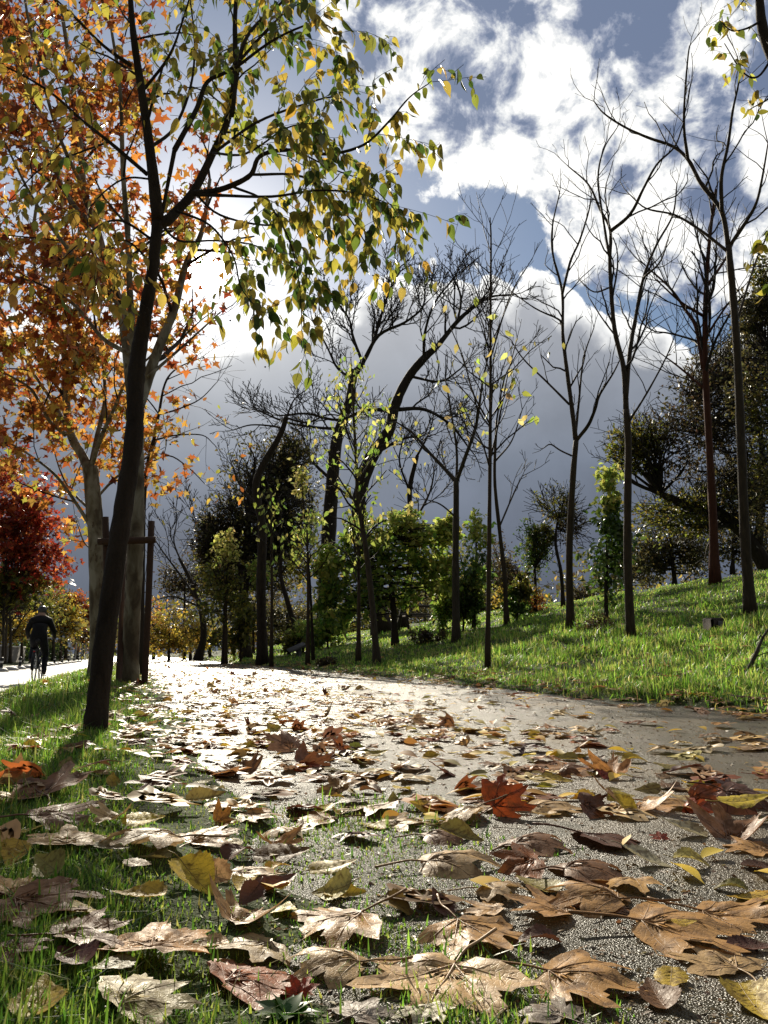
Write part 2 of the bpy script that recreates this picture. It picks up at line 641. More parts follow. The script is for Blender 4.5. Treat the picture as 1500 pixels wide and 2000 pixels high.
def path_mat():
    m, t, out = new_mat('wet_sandy_gravel')
    v = obj_vec(t)
    grit = t.voronoi(v, 480.0, 'F1', 'Distance')
    gcol = t.voronoi(v, 480.0, 'F1', 'Color')
    grit2 = t.voronoi(v, 230.0, 'SMOOTH_F1', 'Distance')
    n = t.noise(v, 1.3, 5, .6)
    n2 = t.noise(v, 9, 5, .65)
    gs = t.node('ShaderNodeSeparateColor')
    t.put(gs.inputs[0], gcol)
    c = t.ramp(gs.outputs[0], [(0, (.13, .10, .062)), (.5, (.21, .165, .105)), (1, (.34, .27, .18))])
    sx = t.node('ShaderNodeSeparateXYZ')
    t.put(sx.inputs[0], v)
    xs_ = t.math('MULTIPLY_ADD', sx.outputs[1], SL, sx.outputs[0])
    soil = t.smooth(t.math('ADD', xs_, t.math('MULTIPLY', t.math('SUBTRACT', t.math('ADD', n2, n), 1.0), 1.5)), 1.0, .5)
    soil2 = t.smooth(t.math('ADD', xs_, t.math('MULTIPLY', t.math('SUBTRACT', n2, .5), .9)), P1 - .25, P1 + .1)
    wet = t.smooth(t.math('ADD', n, t.math('MULTIPLY', n2, .35)), .44, .72)
    c = t.mix(t.math('MULTIPLY', wet, .65), c, (.045, .038, .030))
    c = t.mix(t.smooth(n2, .58, .75, 0, .5), c, (.06, .045, .03))
    c = t.mix(t.math('MULTIPLY', t.math('MAXIMUM', soil, soil2), .92), c, t.ramp(gs.outputs[1], [(0, (.022, .020, .010)), (1, (.055, .048, .024))]))
    h = t.math('ADD', t.math('MULTIPLY', grit, -.55), t.math('MULTIPLY', grit2, -.6))
    h = t.math('ADD', h, t.math('MULTIPLY', n2, 1.2))
    p = principled(t, c, t.math('MULTIPLY_ADD', wet, -.20, .52), h, .7, .005, .17)
    t.l.new(p.outputs[0], out.inputs[0])
    return m


def road_mat():
    m, t, out = new_mat('pale_wet_asphalt')
    v = obj_vec(t)
    n = t.noise(v, .8, 4, .6)
    n2 = t.noise(v, 60, 4, .7)
    c = t.ramp(n, [(.3, (.20, .19, .17)), (.7, (.30, .28, .25))])
    p = principled(t, c, .42, n2, .5, .008, .6)
    t.l.new(p.outputs[0], out.inputs[0])
    return m


M = {
    'earth': earth_mat(), 'path': path_mat(), 'road': road_mat(),
    'bark_dark': bark_mat('dark_rough_bark', (.018, .013, .009), (.06, .045, .032), 22),
    'bark_grey': bark_mat('grey_bark', (.03, .024, .017), (.095, .078, .055), 26),
    'bark_pole': bark_mat('smooth_young_bark', (.03, .022, .013), (.085, .06, .035), 30, .7, .3),
    'bark_red': bark_mat('reddish_bark', (.05, .018, .010), (.13, .05, .028), 18),
    'plane_bark': plane_bark('mottled_plane_bark'),
    'twig': simple_mat('dark_twig_bark', (.028, .020, .014), .7, .3, 30, .3),
    'leaf': leaf_mat('autumn_foliage', trans=.56, gain=1.2),
    'leaf_gloss': leaf_mat('glossy_foliage', .30, .45, .6, 1.3),
    'grass': leaf_mat('grass_blade', .42, .55, .45, 1.9, .2),
    'dead': dead_leaf_mat('dead_leaf'), 'vein': dead_leaf_mat('dead_leaf_vein', True),
    'litter': leaf_mat('leaf_litter', .48, .32, .3, 1.1, .4),
    'stake': simple_mat('weathered_stake_wood', (.06, .03, .016), .8, .4, 30),
    'concrete': simple_mat('pale_concrete', (.42, .40, .36), .6, .2, 25),
    'black_plastic': simple_mat('black_rubber', (.015, .015, .016), .5, .2, 20),
    'white_band': simple_mat('white_reflective_band', (.75, .75, .72), .4, .05),
    'wall': simple_mat('grey_render_wall', (.11, .10, .09), .85, .3, 3),
    'wood': simple_mat('dark_table_wood', (.05, .038, .026), .7, .3, 20),
    'stone': simple_mat('grey_stone', (.05, .048, .045), .6, .3, 30),
    'metal': simple_mat('pale_metal', (.45, .46, .48), .45, .1, 20, .5, .3),
}

# ------------------------------------------------------------------ the setting: earth, path, road
angs = np.concatenate([np.arange(-180, -52, 4.0), np.arange(-52, 52, .36), np.arange(52, 180, 4.0)])
rad = np.geomspace(.12, 1500, 330)
na, nr = len(angs), len(rad)
A_, R_ = np.meshgrid(np.radians(angs), rad)
X_, Y_ = np.sin(A_) * R_, np.cos(A_) * R_
Z_ = terrain(X_, Y_)
i = np.arange(nr - 1)[:, None] * na
j = np.arange(na)
k = (j + 1) % na
q = np.stack([i + j, i + na + j, i + na + k, i + k], -1).reshape(-1, 4)[:, ::-1]
g = MB()
g.add(np.stack([X_, Y_, Z_], -1).reshape(-1, 3), [q, np.arange(na)[None]])
tag(g.build('ground', M['earth']), kind='structure')

ys = np.concatenate([[-5, -3, -1.5, -.5], np.geomspace(.2, 260, 420)])


def strip(name, xs0, xs1, nx, zf, mat):
    xs = np.linspace(xs0, xs1, nx)
    XS, YY = np.meshgrid(xs, ys)
    X = XS - SL * YY
    Z = zf(X, YY)
    i = np.arange(len(ys) - 1)[:, None] * nx
    j = np.arange(nx - 1)
    q = np.stack([i + j, i + j + 1, i + nx + j + 1, i + nx + j], -1).reshape(-1, 4)
    mb = MB()
    mb.add(np.stack([X, YY, Z], -1).reshape(-1, 3), q)
    return tag(mb.build(name, mat), kind='structure')


strip('path', P0 - .45, P1 + .5, 90, path_z, M['path'])
strip('road', ROAD0 - .12, ROAD1 + .12, 12, lambda x, y: ROAD_Z + 0 * x, M['road'])

# ------------------------------------------------------------------ leaf templates and scattering
OV = np.array([[0, 0, 0], [-.26, .30, .07], [0, .32, 0], [.26, .30, .07], [-.22, .62, .05], [0, .64, -.02], [.22, .62, .05], [0, 1.05, -.16]])
OV_F = [np.array([[0, 3, 2], [0, 2, 1], [4, 5, 7], [5, 6, 7]]), np.array([[2, 3, 6, 5], [1, 2, 5, 4]])]
th5 = []
for a, r in ((-90, .10), (-52, .62), (-28, .36), (12, .86), (38, .46), (90, 1.05), (142, .46), (168, .86), (208, .36), (232, .62)):
    th5.append([math.cos(R(a)) * r, math.sin(R(a)) * r + .25, .10 * (r - .5) * (1 if r > .5 else -1)])
ST = np.array([[0, .25, 0]] + th5)
ST_F = [np.array([[0, 1 + b, 1 + (b + 1) % 10] for b in range(10)])]
DI = np.array([[0, 0, 0], [.27, .5, .06], [0, 1, -.1], [-.27, .5, .06]])
DI_F = [np.array([[0, 1, 2], [0, 2, 3]])]
TEMPL = {'ovate': (OV, OV_F), 'star': (ST, ST_F), 'diamond': (DI, DI_F)}


def unit(v):
    return v / (np.linalg.norm(v, axis=-1, keepdims=True) + 1e-9)


def scatter(mb, P, axis, nrm, size, templ, col, mat=0):
    T, Fs = TEMPL[templ] if isinstance(templ, str) else templ
    P = np.asarray(P, float)
    n = len(P)
    if n == 0:
        return
    y = unit(np.asarray(axis, float))
    z = unit(nrm - y * (nrm * y).sum(-1, keepdims=True))
    x = np.cross(y, z)
    s = np.broadcast_to(np.asarray(size, float), (n,))[:, None, None]
    V = P[:, None, :] + s * (T[None, :, 0:1] * x[:, None] + T[None, :, 1:2] * y[:, None] + T[None, :, 2:3] * z[:, None])
    o = (np.arange(n) * len(T))[:, None, None]
    faces = [(f[None] + o).reshape(-1, f.shape[1]) for f in Fs]
    C = np.repeat(np.asarray(col, float), len(T), axis=0)
    mb.add(V.reshape(-1, 3), faces, mat, C)


def palette(cols, n, jitter=.22):
    cols = np.asarray(cols, float)
    w = rng.integers(0, len(cols), n)
    c = cols[w] * (1 + jitter * rng.normal(size=(n, 1)))
    return np.clip(c * (1 + .08 * rng.normal(size=(n, 3))), .004, .9)


PAL = {
    'hackberry': [(.50, .40, .06), (.46, .34, .05), (.36, .34, .05), (.30, .24, .05), (.16, .20, .03), (.09, .14, .025), (.52, .42, .10)],
    'hack_green': [(.06, .11, .02), (.09, .14, .025), (.20, .22, .04), (.34, .28, .05)],
    'plane_orange': [(.34, .10, .024), (.38, .13, .03), (.26, .07, .02), (.44, .20, .04), (.20, .045, .016), (.48, .30, .06)],
    'plane_gold': [(.50, .26, .05), (.48, .20, .04), (.52, .36, .07), (.34, .30, .05), (.40, .14, .03)],
    'maple_red': [(.32, .045, .02), (.26, .032, .018), (.36, .075, .024), (.19, .025, .014), (.44, .14, .04)],
    'red_orange': [(.36, .09, .025), (.42, .14, .03), (.30, .06, .02), (.44, .20, .04)],
    'yellow': [(.48, .34, .05), (.44, .30, .04), (.50, .38, .08), (.36, .24, .04), (.28, .25, .04)],
    'olive': [(.18, .18, .03), (.12, .13, .025), (.26, .22, .04), (.09, .10, .02)],
    'dark_oak': [(.08, .078, .03), (.10, .085, .034), (.06, .058, .024), (.15, .125, .04)],
    'brown_oak': [(.06, .045, .025), (.08, .055, .028), (.05, .045, .02), (.12, .10, .03)],
    'green': [(.07, .13, .022), (.10, .17, .03), (.055, .10, .02), (.16, .22, .04)],
    'maple_lit': [(.16, .26, .04), (.24, .32, .05), (.34, .38, .07), (.08, .15, .025)],
    'lime': [(.34, .42, .08), (.44, .46, .11), (.24, .34, .06), (.52, .50, .14)],
    'pale_yellow': [(.50, .46, .15), (.44, .42, .10), (.55, .48, .18), (.34, .36, .07)],
}


# ------------------------------------------------------------------ trees
def rnd_perp(d):
    v = rng.normal(size=3)
    v -= d * np.dot(v, d)
    return v / (np.linalg.norm(v) + 1e-9)


def smooth_line(pts, k=5):
    P = np.asarray([tuple(p) for p in pts], float)
    if len(P) < 3:
        t = np.linspace(0, 1, k + 1)[:, None]
        return P[0] * (1 - t) + P[-1] * t
    Q = np.vstack([2 * P[0] - P[1], P, 2 * P[-1] - P[-2]])
    out = []
    for a in range(len(P) - 1):
        p0, p1, p2, p3 = Q[a:a + 4]
        for t in np.linspace(0, 1, k, endpoint=False):
            out.append(.5 * ((2 * p1) + (-p0 + p2) * t + (2 * p0 - 5 * p1 + 4 * p2 - p3) * t * t + (-p0 + 3 * p1 - 3 * p2 + p3) * t ** 3))
    out.append(P[-1])
    return np.array(out)


def limb3d(pix, Y0, w0, w1, dY=0.0, k=5, bow=0.0, p0=None):
    """Photo points to a 3-D limb: it starts at depth Y0 and runs dY metres further off (or nearer) at its tip."""
    n = len(pix)
    pts = []
    for a, (px, py) in enumerate(pix):
        t = a / max(1, n - 1)
        pts.append(at(px, py, Y0 + dY * t + bow * math.sin(t * math.pi)))
    if p0 is not None:
        pts[0] = p0
    L = smooth_line(pts, k)
    t = np.linspace(0, 1, len(L))
    r = (w0 * (1 - t) + w1 * t) * .5 * (Y0 + dY * t) / F
    return L, r


def grow(out, p, d, L, r, lvl, S):
    n = max(3, min(7, int(round(L / S['seg']))))
    P = [np.array(p, float)]
    d = np.array(d, float)
    for _ in range(n):
        d = d + S['gnarl'] * rng.normal(size=3) + np.array([0, 0, S['up']])
        d /= np.linalg.norm(d)
        P.append(P[-1] + d * L / n)
    P = np.array(P)
    rr = np.maximum(np.linspace(r, r * .45, n + 1), S['rmin'])
    out.append((P, rr, lvl))
    if lvl < S['levels']:
        spawn(out, P, rr, lvl + 1, S, L * S['ratio'], .2)


def spawn(out, P, rr, lvl, S, L, t0=.25, n=None, tip=True):
    seg = np.linalg.norm(np.diff(P, axis=0), axis=1)
    cum = np.concatenate([[0], np.cumsum(seg)])
    tot = cum[-1]
    if n is None:
        n = max(1, int(tot * S['dens'] * (1 + .8 * (lvl - 1))))
        n = min(n, S['nmax'])
    az_ = rng.random() * 6.28
    for m in range(n):
        t = t0 + (1 - t0) * (m + rng.random() * .8) / n
        t = min(t, .99)
        s = t * tot
        a = min(np.searchsorted(cum, s, 'right') - 1, len(seg) - 1)
        f = (s - cum[a]) / (seg[a] + 1e-9)
        p = P[a] * (1 - f) + P[a + 1] * f
        d = P[a + 1] - P[a]
        d /= np.linalg.norm(d) + 1e-9
        az_ += 2.4 + rng.normal() * .3
        u = np.cross(d, [0.3, .1, 1.0])
        u /= np.linalg.norm(u) + 1e-9
        w = np.cross(d, u)
        side = u * math.cos(az_) + w * math.sin(az_)
        an = R(S['ang'] + S['angv'] * rng.normal())
        dd = d * math.cos(an) + side * math.sin(an) + np.array([0, 0, S.get('lift', 0)])
        dd /= np.linalg.norm(dd)
        ln = L * (1.15 - .55 * t) * (.7 + .6 * rng.random())
        r0 = max((rr[a] * (1 - f) + rr[a + 1] * f) * S['rr'], S['rmin'])
        r0 = min(r0, ln * .035 + S['rmin'])
        grow(out, p, dd, ln, r0, lvl, S)


def stem_mb(limbs, sides=9, rough=.10):
    mb = MB()
    for L, r in limbs:
        tube(mb, L, r * (1 + .10 * (rng.random(len(r)) - .5)), sides, rough=rough)
    return mb


def twigs_mb(out, mat=0, fruit=0):
    mb = MB()
    for P, rr, lvl in out:
        tube(mb, P, rr, 5 if rr[0] > .012 else (4 if rr[0] > .006 else 3), mat, cap=False)
    return mb


BARE = dict(seg=.16, gnarl=.17, up=.07, levels=2, ratio=.45, dens=1.7, nmax=9, ang=42, angv=9, rr=.55, rmin=.0035, lift=.1)


def flare(L, r, f=1.45, n=3):
    r = r.copy()
    for a in range(min(n, len(r))):
        r[a] *= 1 + (f - 1) * (1 - a / n) ** 2
    return r


def bare_tree(name, label, trunk, limbs, S=None, L1=.9, group=None, bark='bark_pole', leaves=None, twig_on_trunk=None, base=None, cat='tree'):
    """trunk: (pixels, w0, w1); limbs: list of (pixels, w0, w1, dY, own twig length or None)."""
    S = {**BARE, **(S or {})}
    b = base or hit(*trunk[0][0])
    Y = b.y
    S['rmin'] = max(S['rmin'] * Y / 12.0, .0016)
    root = empty(name, b, label, cat, group)
    L, r = limb3d(trunk[0], Y, trunk[1], trunk[2])
    L[0] = [b.x, b.y, b.z - .06]
    r = flare(L, r)
    stems, out = [(L, r)], []
    if twig_on_trunk:
        spawn(out, L, r, 1, S, twig_on_trunk[1], twig_on_trunk[2] if len(twig_on_trunk) > 2 else .5, twig_on_trunk[0])
    for lm in limbs:
        pix, w0, w1, dY = lm[:4]
        Lb, rb = limb3d(pix, Y, w0, w1, dY, bow=.1 * dY)
        stems.append((Lb, rb))
        tl = lm[4] if len(lm) > 4 and lm[4] else L1
        spawn(out, Lb, rb, 1, S, tl, .15)
        # the limb runs out into twigs
        d = Lb[-1] - Lb[-2]
        for _ in range(2):
            dd = d / np.linalg.norm(d) + rng.normal(size=3) * .35
            grow(out, Lb[-1], dd / np.linalg.norm(dd), tl * .6, rb[-1] * .8, 1, S)
    M4 = Matrix.Translation(-b)
    tr = stem_mb(stems).build('trunk', M[bark], root)
    tr.matrix_parent_inverse = M4
    if out:
        tw = twigs_mb(out).build('bare_crown', M['twig'], root)
        tw.matrix_parent_inverse = M4
    if leaves:
        mb = MB()
        n, size, pal, zlo, zhi = leaves
        cand = [P[-1] for P, rr, lvl in out if lvl >= 1] + [P[len(P) // 2] for P, rr, lvl in out]
        cand = np.array([c for c in cand if zlo <= c[2] <= zhi])
        if len(cand):
            P = cand[rng.integers(0, len(cand), n)] + rng.normal(size=(n, 3)) * size * .8
            ax = rng.normal(size=(n, 3)) * .5 + np.array([0, 0, -.8])
            scatter(mb, P, ax, rng.normal(size=(n, 3)), size * (.7 + .6 * rng.random(n)), 'ovate', palette(PAL[pal], n))
            o = mb.build('foliage', M['leaf'], root)
            o.matrix_parent_inverse = M4
    return root


def clump_tree(name, label, base, trunk_pix, w0, w1, blobs, pal, size_px, per_blob, group=None, templ='diamond', bark='bark_dark',
               clumps=22, spread=.30, mat='leaf', hang=0.0, twiggy=0, depth_k=1.0, cat='tree', Y=None, base_v=None, limbs=(), shell=.55, twlen=.8):
    """A leafy tree: a traced trunk, limbs into the crown and many leaves in uneven clumps spread through the crown's volume.
    blobs: (px, py, half width px, half height px[, palette])."""
    b = base_v if base_v is not None else hit(*base)
    Y = Y or b.y
    root = empty(name, b, label, cat, group)
    M4 = Matrix.Translation(-b)
    L, r = limb3d(trunk_pix, Y, w0, w1)
    L[0] = [b.x, b.y, b.z - .08]
    stems = [(L, flare(L, r))]
    for lm in limbs:
        stems.append(limb3d(lm[0], Y, lm[1], lm[2], lm[3]))
    leaves, out = MB(), []
    S = {**BARE, 'rmin': .0045 * Y / 14, 'dens': 1.5, 'levels': 2, 'gnarl': .2, 'up': .03}
    m = Y / F
    size = size_px * m
    for bl in blobs:
        px, py, hx, hy = bl[:4]
        c = np.array(at(px, py, Y))
        ext = np.array([hx * m, hx * m * depth_k, hy * m])
        nb = max(3, int(clumps))
        u = unit(rng.normal(size=(nb, 3))) * (shell + (1 - shell) * rng.random((nb, 1))) ** .6
        cc = c + u * ext * (.86 + .26 * rng.random((nb, 1)))
        cs = ext * spread * (.6 + .8 * rng.random((nb, 1)))
        which = rng.integers(0, nb, per_blob)
        P = cc[which] + rng.normal(size=(per_blob, 3)) * cs[which] * .62
        # leaves sit in flattened sprays
        ax = unit(rng.normal(size=(per_blob, 3)) + (P - c) / ext * .5) + np.array([0, 0, -hang])
        nr_ = rng.normal(size=(per_blob, 3)) * .8 + np.array([0, 0, .7])
        colr = palette(PAL[bl[4] if len(bl) > 4 else pal], per_blob)
        tone = (.72 + .5 * rng.random(nb))[which][:, None]
        scatter(leaves, P, ax, nr_, size * (.6 + .8 * rng.random(per_blob)), templ, np.clip(colr * tone, .004, .85))
        # limbs reach to the clumps
        allst = np.concatenate([s_[0] for s_ in stems])
        for ci in range(0, nb, 2):
            tgt = cc[ci]
            low = allst[allst[:, 2] < tgt[2] + .1]
            if len(low) == 0:
                continue
            s0 = low[np.argmin(((low - tgt) ** 2).sum(1) + .5 * (low[:, 2] - low[:, 2].max()) ** 2)]
            mid = (s0 + tgt) / 2 + rng.normal(size=3) * np.linalg.norm(tgt - s0) * .10 + np.array([0, 0, -.04])
            Lb = smooth_line([s0, mid, tgt], 4)
            rb = np.linspace(max(.004 * Y / 10, w1 * m * .28), .0025 * Y / 10, len(Lb))
            out.append((Lb, rb, 1))
            if twiggy:
                spawn(out, Lb, rb, 1, S, twlen, .35, twiggy)
    t_ = stem_mb(stems).build('trunk', M[bark], root)
    t_.matrix_parent_inverse = M4
    if out:
        o = twigs_mb(out).build('twig_crown', M['twig'], root)
        o.matrix_parent_inverse = M4
    o = leaves.build('crown', M[mat], root)
    o.matrix_parent_inverse = M4
    return root


# ------------------------------------------------------------------ the leaning hackberry in front
def hackberry():
    b = hit(185, 1428)
    Y = b.y
    root = empty('hackberry_tree', b, 'dark leaning hackberry trunk nearest the camera with drooping yellow green leaves', 'tree')
    M4 = Matrix.Translation(-b)
    mm = Y / F
    trunk = [(185, 1428), (205, 1250), (228, 1080), (246, 960), (262, 850), (265, 760), (271, 690), (286, 600), (299, 520), (308, 430)]
    L = smooth_line([at(px, py, Y + .02 * n_) for n_, (px, py) in enumerate(trunk)], 7)
    L[0] = [b.x, b.y, b.z - .08]
    wid = np.interp(np.linspace(0, 1, len(L)), [0, .05, .3, .56, .62, .66, .75, .9, 1], [47, 41, 38, 36, 37, 35, 30, 26, 25])
    r = wid * .5 * mm
    stems = [(L, r)]
    # the swelling on the right of the trunk below the fork
    limbs = [
        ([(308, 432), (300, 350), (291, 280), (277, 180), (262, 80), (255, 0), (250, -110)], 27, 9, -.15, 5),
        ([(308, 440), (330, 428), (345, 412), (379, 373), (416, 299), (446, 230), (459, 133), (459, 40), (465, -60)], 24, 8, .25, 4),
        ([(379, 378), (415, 374), (453, 362), (490, 341), (508, 305), (560, 293), (640, 301), (710, 283), (757, 240), (800, 190), (842, 160)], 14, 2.0, -.25, 6),
        ([(453, 226), (470, 107), (496, 53), (555, 0), (590, -50)], 10, 4, .3, 3),
        ([(341, 293), (384, 213), (405, 160), (453, 133), (520, 60), (560, 20)], 12, 4, .1, 4),
        ([(299, 520), (320, 400), (341, 293)], 4, 10, .02, 0),
        ([(288, 341), (213, 277), (160, 235), (107, 187), (50, 150), (-10, 120)], 9, 3, -.35, 7),
        ([(256, 128), (203, 90), (144, 32), (90, -20)], 9, 3, -.3, 5),
        ([(379, 380), (440, 382), (530, 384), (620, 372), (700, 378), (765, 400)], 8, 2, -.3, 5),
        ([(416, 300), (500, 240), (590, 205), (660, 190), (705, 225)], 7, 2, .35, 5),
        ([(459, 133), (540, 75), (620, 45), (668, 70)], 7, 2, -.25, 4),
        ([(453, 364), (520, 395), (565, 470), (585, 560), (590, 650)], 6, 1.6, -.15, 2),
        ([(490, 341), (590, 345), (660, 400), (705, 460), (725, 500)], 6, 1.6, .2, 2),
        ([(300, 470), (240, 432), (195, 440), (150, 480), (118, 510)], 6, 2, -.45, 4),
        ([(213, 277), (150, 300), (80, 330), (20, 390)], 5, 2, .3, 5),
        ([(345, 412), (410, 440), (455, 500), (470, 560), (500, 600)], 6, 1.6, -.2, 2),
        ([(291, 290), (340, 250), (372, 170), (380, 90), (372, 0)], 8, 3, .4, 4),
        ([(277, 180), (330, 110), (360, 30), (380, -40)], 7, 3, -.3, 3),
        ([(300, 520), (262, 480), (236, 470), (205, 500)], 5, 2, -.25, 2),
        ([(300, 350), (240, 350), (180, 400), (170, 450)], 5, 2, -.5, 3),
        ([(379, 376), (430, 420), (520, 440), (600, 430), (640, 480)], 6, 2, .45, 4),
        ([(590, 300), (650, 330), (720, 360), (790, 430)], 4, 1.5, -.1, 2),
        ([(416, 299), (480, 300), (560, 250), (620, 240)], 6, 2, -.5, 4),
        ([(308, 430), (350, 470), (420, 470), (500, 480), (560, 520)], 6, 1.6, .55, 3),
    ]
    S = {**BARE, 'seg': .07, 'rmin': .0011, 'gnarl': .16, 'up': -.13, 'levels': 2, 'ratio': .55, 'dens': 7, 'nmax': 9, 'ang': 48, 'rr': .4, 'lift': 0}
    out, leafy = [], []
    for pix, w0, w1, dY, n in limbs:
        Lb, rb = limb3d(pix, Y + .18 if len(stems) > 1 else Y + .18, w0, w1, dY, 5)
        stems.append((Lb, rb))
        o2 = []
        if n:
            spawn(o2, Lb, rb, 1, S, .34, .3, n + 2)
            d = Lb[-1] - Lb[-2]
            d = d / np.linalg.norm(d) + np.array([0, 0, -.35])
            grow(o2, Lb[-1], d / np.linalg.norm(d), .22, rb[-1] * .8, 1, S)
        out += o2
        leafy += o2 + [(Lb[len(Lb) // 2:], rb[len(Lb) // 2:], 1)]
    t_ = stem_mb(stems, 12, .06).build('trunk', M['bark_dark'], root)
    t_.matrix_parent_inverse = M4
    mb = twigs_mb(out)
    fruit = MB()
    P, ax, nr_, kind = [], [], [], []
    for pp, rr, lvl in leafy:
        seg = np.linalg.norm(np.diff(pp, axis=0), axis=1).sum()
        n = max(3, int(seg / .021))
        n = int(n * (.9 if lvl == 2 else .55))
        for a in range(n):
            t = (a + rng.random()) / n * (len(pp) - 1)
            i0 = min(int(t), len(pp) - 2)
            p = pp[i0] + (pp[i0 + 1] - pp[i0]) * (t - i0)
            d = pp[i0 + 1] - pp[i0]
            d /= np.linalg.norm(d) + 1e-9
            # where the sun stands the crown has a gap
            v = Vector(p) - Vector((0, 0, CAM_H))
            if v.angle(SUN_DIR) < R(.7 + 1.5 * rng.random()):
                continue
            s = rnd_perp(d)
            a_ = d * .35 + s * .55 + np.array([0, 0, -.95])
            P.append(p + s * .006)
            ax.append(a_)
            nr_.append(rng.normal(size=3) + np.array([0, -.3, 0]))
            kind.append(px_of(p))
    P, ax, nr_ = np.array(P), np.array(ax), np.array(nr_)
    kx_ = np.array(kind)[:, 0]
    keep = rng.random(len(P)) < np.where(kx_ < 280, .42, np.where(kx_ < 400, .8, .95))
    P, ax, nr_, kx = P[keep], ax[keep], nr_[keep], np.array(kind)[keep]
    n = len(P)
    c = palette(PAL['hackberry'], n)
    gr = palette(PAL['hack_green'], n)
    pg = np.clip((kx[:, 0] - 330) / 420, 0, .40)
    ly = palette(PAL['yellow'], n)
    sl_ = (kx[:, 0] < 300) & (rng.random(n) < .8)
    c[sl_] = ly[sl_]
    sel = rng.random(n) < pg
    c[sel] = gr[sel]
    lm = MB()
    scatter(lm, P, ax, nr_,   .056 * (.6 + .65 * rng.random(n)), (OV_HI, OV_HI_F), c)
    o = lm.build('crown', M['leaf'], root)
    o.matrix_parent_inverse = M4
    # small dark berries hang along the twigs
    th = np.arange(6) * math.pi / 3
    for _ in range(130):
        pp = leafy[rng.integers(0, len(leafy))][0]
        p = pp[rng.integers(0, len(pp))] + np.array([rng.normal() * .008, rng.normal() * .008, -.022 - .012 * rng.random()])
        lathe(mb, [(.0006, .0035), (.0030, .0018), (.0036, 0), (.0028, -.0022), (.0006, -.0034)], 6, p)
    o = mb.build('twig_crown', M['twig'], root)
    o.matrix_parent_inverse = M4
    print('hackberry leaves', n)


def px_of(p):
    v = np.asarray(p, float) - np.array([0, 0, CAM_H])
    f = v[1] * math.cos(PITCH) + v[2] * math.sin(PITCH)
    u = -v[1] * math.sin(PITCH) + v[2] * math.cos(PITCH)
    return CX + F * v[0] / f, CY - F * u / f


# a finer ovate leaf with a pointed tip and a toothed edge
_v, _f3, _f4 = [], [], []
_ts = [0, .14, .30, .46, .62, .77, .90, 1.10]
_ws = [0, .20, .27, .28, .235, .16, .075, 0]
for _t, _w in zip(_ts, _ws):
    zb = -.16 * _t ** 2
    if _w == 0:
        _v.append([0, _t, zb])
    else:
        _v += [[-_w, _t - .02, zb + .26 * _w], [0, _t, zb], [_w, _t + .0, zb + .22 * _w]]
_f3 = [[0, 2, 1], [0, 3, 2], [16, 17, 19], [17, 18, 19]]
for _r in range(5):
    _b = 1 + 3 * _r
    _f4 += [[_b, _b + 1, _b + 4, _b + 3], [_b + 1, _b + 2, _b + 5, _b + 4]]
OV_HI, OV_HI_F = np.array(_v), [np.array(_f3), np.array(_f4)]

hackberry()


